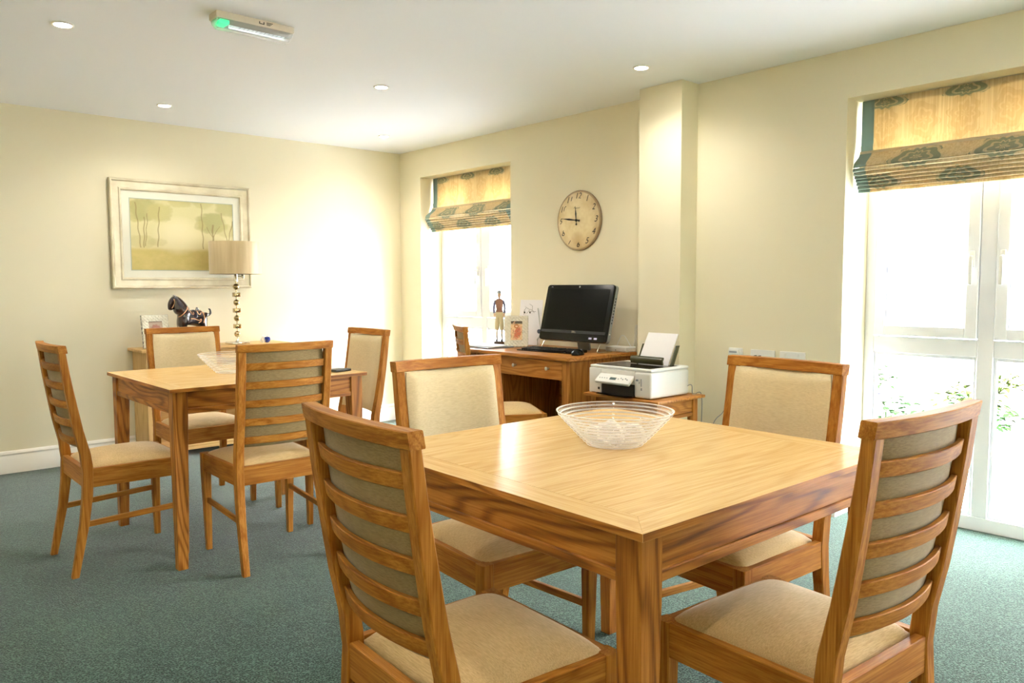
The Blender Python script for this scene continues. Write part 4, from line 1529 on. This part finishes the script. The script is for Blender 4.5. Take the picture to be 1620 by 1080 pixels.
# white leaflet holder behind the photo frame, blue disc, papers
lh = thing('leaflet_holder', 'white card leaflet holder with line sketch leaning behind the photo frame', 'leaflet holder', (-0.150, -1.735, 0.7855), -84)
lh.rotation_euler = (R(-7), 0, R(-84))
finish(B(0, 0.215, 0, 0.003, 0.001, 0.330, 0.001, 1), 'card', PAPER, lh)
bm = bmesh.new()
for p in ([(0.04, 0.22), (0.045, 0.255), (0.06, 0.27)], [(0.07, 0.23), (0.10, 0.262), (0.13, 0.25), (0.14, 0.235)], [(0.09, 0.30), (0.12, 0.285), (0.12, 0.25)], [(0.10, 0.245), (0.155, 0.245)], [(0.05, 0.28), (0.09, 0.26)]):
    tube(bm, [(a, -0.0006, b) for a, b in p], 0.0009, 5)
for a in (0.045, 0.098):
    tube(bm, [(a, -0.001, 0.242), (a + 0.006, -0.001, 0.232)], 0.005, 6)
finish(bm, 'line_sketch', INK, lh, angle=None)
bl = thing('desk_clip', 'white angled cable clip with dark blue disc left of the computer screen', 'clip', (-0.150, -1.975, 0.7855), -90)
bm = tube(bmesh.new(), [(-0.02, 0, 0.27), (0.022, -0.01, 0.10)], 0.003, 8)
tube(bm, [(0.08, -0.02, 0.12), (-0.005, -0.02, 0.05), (-0.012, -0.01, 0.003)], 0.005, 8)
finish(bm, 'clip_arm', plain('pale_grey_cord', S(196, 200, 194), 0.5), bl)
finish(lathe(bmesh.new(), [(0.001, -0.030), (0.015, -0.030), (0.016, -0.020), (0.001, -0.018)], 20, (0.018, 0, 0.107), axis='y'), 'disc', plain('navy_disc', S(48, 66, 86), 0.4), bl)
pl = [('white magazine on top of the paper pile at the left end of the desk', 0.010, 0.006, 8, (0.20, 0.27)), ('grey folder at the bottom of the paper pile at the left end of the desk', 0.0, 0.009, -4, (0.23, 0.30)), ]
for lab, z, h, a, (w_, l_) in pl:
    o = finish(B(-w_ / 2, w_ / 2, -l_ / 2, l_ / 2, 0, h, 0.001, 1), 'magazine' if 'magazine' in lab else 'folder', PAPER if 'magazine' in lab else plain('grey_folder', S(140, 146, 150), 0.6), None, loc=(-0.47, -1.78, 0.7855 + z))
    o.rotation_euler = (0, 0, R(a))
    tag(o, lab, 'magazine' if 'magazine' in lab else 'folder')

# ------------------------------------------------------------------ wall clock
ck = thing('wall_clock', 'round antique-style wall clock with black hands on the window wall', 'clock', (-0.001, -2.222, 1.667), -90)
CR = 0.207


def dial_col(r, th):
    n = noise.noise(Vector((r * 14 * math.cos(th), r * 14 * math.sin(th), 1))) * 0.6 + noise.noise(Vector((r * 50 * math.cos(th), r * 50 * math.sin(th), 4))) * 0.3
    c = mixc(S(238, 220, 176), S(216, 190, 136), max(0, min(1, 0.35 + n)))
    c = mixc(c, S(176, 138, 84), 0.7 * smoothstep(0.55, 1.0, r / CR) * (0.6 + 0.4 * n))
    low = max(0, 1 - ((r * math.sin(th) + 0.13) / 0.06) ** 2 - ((r * math.cos(th)) / 0.07) ** 2)
    c = mixc(c, S(176, 132, 68), 0.5 * low)
    if r > CR * 0.955:
        c = mixc(c, S(120, 88, 50), 0.7)
    return c


me = bpy.data.meshes.new('dial')
vs, cs, fs = [(0, -0.030, 0)], [dial_col(0, 0)], []
NR, NA = 26, 72
for i in range(1, NR + 1):
    r = CR * i / NR
    for k in range(NA):
        th = 2 * PI * k / NA
        vs.append((r * math.cos(th), -0.030 + 0.018 * (r / CR) ** 2, r * math.sin(th)))
        cs.append(dial_col(r, th))
for k in range(NA):
    fs.append((0, 1 + k, 1 + (k + 1) % NA))
for i in range(NR - 1):
    for k in range(NA):
        a = 1 + i * NA + k; b = 1 + i * NA + (k + 1) % NA
        fs.append((a, a + NA, b + NA, b))
base = 1 + (NR - 1) * NA
for k in range(NA):
    th = 2 * PI * k / NA
    vs.append((CR * math.cos(th), 0, CR * math.sin(th))); cs.append(S(110, 84, 50))
for k in range(NA):
    fs.append((base + k, len(vs) - NA + k, len(vs) - NA + (k + 1) % NA, base + (k + 1) % NA))
me.from_pydata(vs, [], fs)
at = me.color_attributes.new('print', 'FLOAT_COLOR', 'POINT')
for i, c in enumerate(cs):
    at.data[i].color = c
me.materials.append(PRINTG)
me.shade_smooth()
o = bpy.data.objects.new('dial', me)
C.objects.link(o)
o.parent = ck
for h in range(1, 13):
    a = R(90 - 30 * h)
    rr = 0.166
    text_mesh(str(h), 0.060, 'numeral', INK, ck, (rr * math.cos(a), -0.0315 + 0.018 * 0.64, rr * math.sin(a)), shear=0.35, ext=0.0004)
bm = tube(bmesh.new(), spline([(-0.026, 0, 0.0), (-0.018, 0, 0.012), (-0.012, 0, -0.004), (-0.004, 0, 0.006), (0.002, 0, -0.002), (0.010, 0, 0.006), (0.018, 0, -0.001), (0.030, 0, 0.007)], 4), 0.0009, 5)
finish(bm, 'script_flourish', INK, ck, loc=(-0.002, -0.0300, 0.082), angle=None)


def hand(length, wid, ang, y, name, tail):
    bm = bmesh.new()
    pts = [(-wid * 0.35, -tail), (wid * 0.35, -tail), (wid * 0.4, 0), (wid, length * 0.45), (wid * 0.35, length * 0.72), (0, length), (-wid * 0.35, length * 0.72), (-wid, length * 0.45), (-wid * 0.4, 0)]
    a = R(-ang)
    q = [(x * math.cos(a) - z * math.sin(a), x * math.sin(a) + z * math.cos(a)) for x, z in pts]
    loft(bm, [[(x, y, z) for x, z in q], [(x, y - 0.0015, z) for x, z in q]])
    tx, tz = tail * math.sin(a), -tail * math.cos(a)
    lathe(bm, [(0.001, -0.002), (0.007, -0.002), (0.007, 0.0), (0.001, 0.0)], 16, (tx, y, tz), axis='y')
    finish(bm, name, BLACKM, ck, angle=None)


hand(0.150, 0.0065, 278, -0.040, 'minute_hand', 0.030)
hand(0.098, 0.0060, 356, -0.037, 'hour_hand', 0.028)
finish(lathe(bmesh.new(), [(0.001, -0.043), (0.008, -0.042), (0.008, -0.028)], 16, axis='y'), 'hub', BLACKM, ck)


# ------------------------------------------------------------------ sockets on the window wall
def plate(name, label, y0, y1, z0, z1, cat='socket'):
    root = thing(name, label, cat, (W2X - 0.0005, y0, z0), -90, group='white wall sockets above dado height')
    finish(B(0, y0 - y1, -0.010, 0, 0, z1 - z0, 0.002), 'faceplate', WHITEP, root)
    return root


p1 = plate('telephone_socket', 'small white telephone socket with a grey label, leftmost of the wall sockets', -3.457, -3.545, 0.768, 0.856)
finish(B(0.006, 0.070, -0.024, -0.010, 0.040, 0.080, 0.003), 'splitter', WHITEP, p1)
finish(B(0.012, 0.062, -0.0246, -0.0238, 0.060, 0.070), 'printed_label', GREYP, p1, angle=None)
p2 = plate('aerial_socket', 'white double wall plate with two dark round aerial connectors', -3.598, -3.745, 0.768, 0.854)
for a in (0.035, 0.062):
    finish(lathe(bmesh.new(), [(0.001, -0.024), (0.006, -0.024), (0.007, -0.010)], 14, (a, 0, 0.048), axis='y'), 'connector', BLACKM, p2)
finish(B(0.090, 0.125, -0.012, -0.010, 0.02, 0.06, 0.001, 1), 'blank_module', WHITEP, p2)
p3 = plate('power_socket', 'white double switched power socket, rightmost of the wall sockets', -3.777, -3.925, 0.768, 0.854)
for a in (0.012, 0.085):
    s_ = finish(B(a + 0.018, a + 0.030, -0.015, -0.010, 0.060, 0.078, 0.001, 1), 'rocker_switch', WHITEP, p3)
    bm = bmesh.new()
    for (u, w_) in ((0.012, 0.018), (0.036, 0.018)):
        box(bm, a + u, a + u + 0.007, -0.0104, -0.0098, w_, w_ + 0.003)
    box(bm, a + 0.024, a + 0.028, -0.0104, -0.0098, 0.034, 0.042)
    finish(bm, 'pin_holes', BLACKM, p3, angle=None)
finish(B(0.098, 0.112, -0.04, -0.010, 0.015, 0.045, 0.004), 'plug', WHITEP, p3)
o = finish(tube(bmesh.new(), spline([(-0.004, -3.500, 0.768), (-0.006, -3.495, 0.66), (-0.006, -3.47, 0.56), (-0.005, -3.42, 0.47), (-0.006, -3.36, 0.40), (-0.005, -3.30, 0.20), (-0.024, -3.28, 0.150), (-0.024, -3.27, 0.01)]), 0.0022, 8), 'wall_cable', GREYP, None, loc=(W2X, 0, 0))
tag(o, 'thin grey cable hanging down the wall below the telephone socket', 'cable')

# ------------------------------------------------------------------ outdoors, seen through the windows
gm, t_, b_ = new_mat('pale_gravel')
v_ = coords(t_)
vo = t_.nodes.new('ShaderNodeTexVoronoi'); vo.inputs['Scale'].default_value = 22
t_.links.new(v_, vo.inputs['Vector'])
t_.links.new(mix(t_, N(t_, vo.outputs['Distance']) * 1.2, mix(t_, tex_noise(t_, v_, 1.6, 3), S(206, 196, 184), S(236, 234, 230)), S(150, 148, 160)), b_.inputs['Base Color'])
b_.inputs['Roughness'].default_value = 0.9
struct('ground', B(0.34, 30, -18, 16, -0.3, -0.12), gm, angle=None)
sm_, t_, b_ = new_mat('planting_bed_soil')
v_ = coords(t_)
vo = t_.nodes.new('ShaderNodeTexVoronoi'); vo.inputs['Scale'].default_value = 16
t_.links.new(v_, vo.inputs['Vector'])
f_ = N(t_, vo.outputs['Distance']) * 0.8 + tex_noise(t_, v_, 3.0, 4, 0.7) * 0.7
t_.links.new(ramp(t_, f_, [(0.42, S(22, 20, 30)), (0.58, S(44, 42, 52)), (0.75, S(110, 104, 100))]), b_.inputs['Base Color'])
b_.inputs['Roughness'].default_value = 0.95
b_.inputs['Specular IOR Level'].default_value = 0.1
bm = bmesh.new()
random.seed(5)
ng = 40
gv = [[bm.verts.new((2.6 + 5.0 * i / ng, -6.2 + 6.0 * j / ng, -0.12 + (0 if i in (0, ng) or j in (0, ng) else 0.02 + 0.035 * random.random()))) for i in range(ng + 1)] for j in range(ng + 1)]
for j in range(ng):
    for i in range(ng):
        bm.faces.new((gv[j][i], gv[j][i + 1], gv[j + 1][i + 1], gv[j + 1][i]))
struct('planting_bed', bm, sm_, angle=None)
fm, t_, b_ = new_mat('pale_render')
t_.links.new(mix(t_, tex_noise(t_, coords(t_), 1.2, 3), S(236, 232, 224), S(246, 244, 240)), b_.inputs['Base Color'])
b_.inputs['Roughness'].default_value = 0.9
hb = thing('house', 'pale rendered house across the garden, seen washed out through the windows', 'building', (9.0, 14, -0.12), -90)
finish(B(0, 32, 0, 5, 0, 5.2), 'house_wall', fm, hb, angle=None)
loft_ = [[(x, -0.3, 5.15), (x, 2.5, 7.2), (x, 5.3, 5.15)] for x in (-0.3, 32.3)]
finish(loft(bmesh.new(), loft_), 'house_roof', plain('slate_roof', S(120, 116, 118), 0.8), hb, angle=None)
for (a, z, w_, h_) in ((3.0, 1.75, 1.15, 1.5), (0.4, 1.75, 1.15, 1.5), (3.0, 3.9, 1.15, 1.0), (0.4, 3.9, 1.15, 1.0)):
    bm = bmesh.new()
    frame_loop(bm, a, a + w_, z, z + h_, 0.07, -0.03, 0.03, 0)
    box(bm, a + w_ / 2 - 0.03, a + w_ / 2 + 0.03, -0.03, 0.03, z, z + h_)
    f = finish(bm, 'house_window', UPVC, hb, angle=None)
    finish(B(a + 0.05, a + w_ - 0.05, -0.005, 0.0, z + 0.05, z + h_ - 0.05), 'house_pane', plain('blue_reflecting_pane', S(42, 62, 104), 0.3), f, angle=None)

LEAF = [plain('leaf_green', S(20, 44, 12), 0.8, vary=0.2, spec=0.05), plain('leaf_yellow_green', S(44, 56, 16), 0.8, vary=0.2, spec=0.05), plain('leaf_russet', S(176, 128, 84), 0.7, vary=0.2)]
random.seed(11)
spots = [(2.9, -3.15, 'green leafy plant close outside the tall window, lowest in its left pane'),
         (3.1, -2.6, 'yellow-green plant beyond the first one outside the tall window'),
         (3.5, -3.7, 'green plant in the gravel at the foot of the middle of the tall window view'),
         (4.0, -2.2, 'green plant midway across the gravel, left in the lower window pane'),
         (4.6, -3.3, 'yellow-green plant midway across the gravel, beside the mullion line'),
         (5.6, -1.8, 'green bushy plant far across the gravel near the pale house'),
         (6.4, -3.0, 'yellow-green bushy plant far across the gravel near the pale house'),
         (3.0, -4.6, 'green leafy plant outside the right-hand pane of the tall window'),
         (2.2, 2.2, 'green leafy plant outside the far window behind the desk')]
for i, (x, y, plab) in enumerate(spots):
    bm = bmesh.new()
    nl = 90
    R_ = random.uniform(0.28, 0.40)
    for k in range(nl):
        a = random.uniform(0, 2 * PI)
        e = random.uniform(0.15, 1.3)
        r0 = R_ * random.uniform(0.4, 1.0)
        p = Vector((math.cos(a) * math.cos(e) * r0, math.sin(a) * math.cos(e) * r0, 0.04 + math.sin(e) * r0 * 0.9))
        d = Vector((math.cos(a), math.sin(a), random.uniform(-0.5, 0.5))).normalized()
        w_ = Vector((-d.y, d.x, 0)).normalized()
        L = random.uniform(0.06, 0.11)
        q = [p, p + d * L * 0.45 + w_ * L * 0.35 + Vector((0, 0, 0.01)), p + d * L - Vector((0, 0, 0.01)), p + d * L * 0.45 - w_ * L * 0.35 + Vector((0, 0, 0.01))]
        bm.faces.new([bm.verts.new(v) for v in q])
        if k % 4 == 0:
            tube(bm, [Vector((0, 0, 0)), p * 0.6 + Vector((0, 0, 0.03)), p], 0.003, 4)
    o = finish(bm, 'garden_plant', LEAF[1 if 'yellow' in plab else 0], None, loc=(x, y, -0.09), angle=None)
    tag(o, plab, 'plant', 'low plants in the garden')
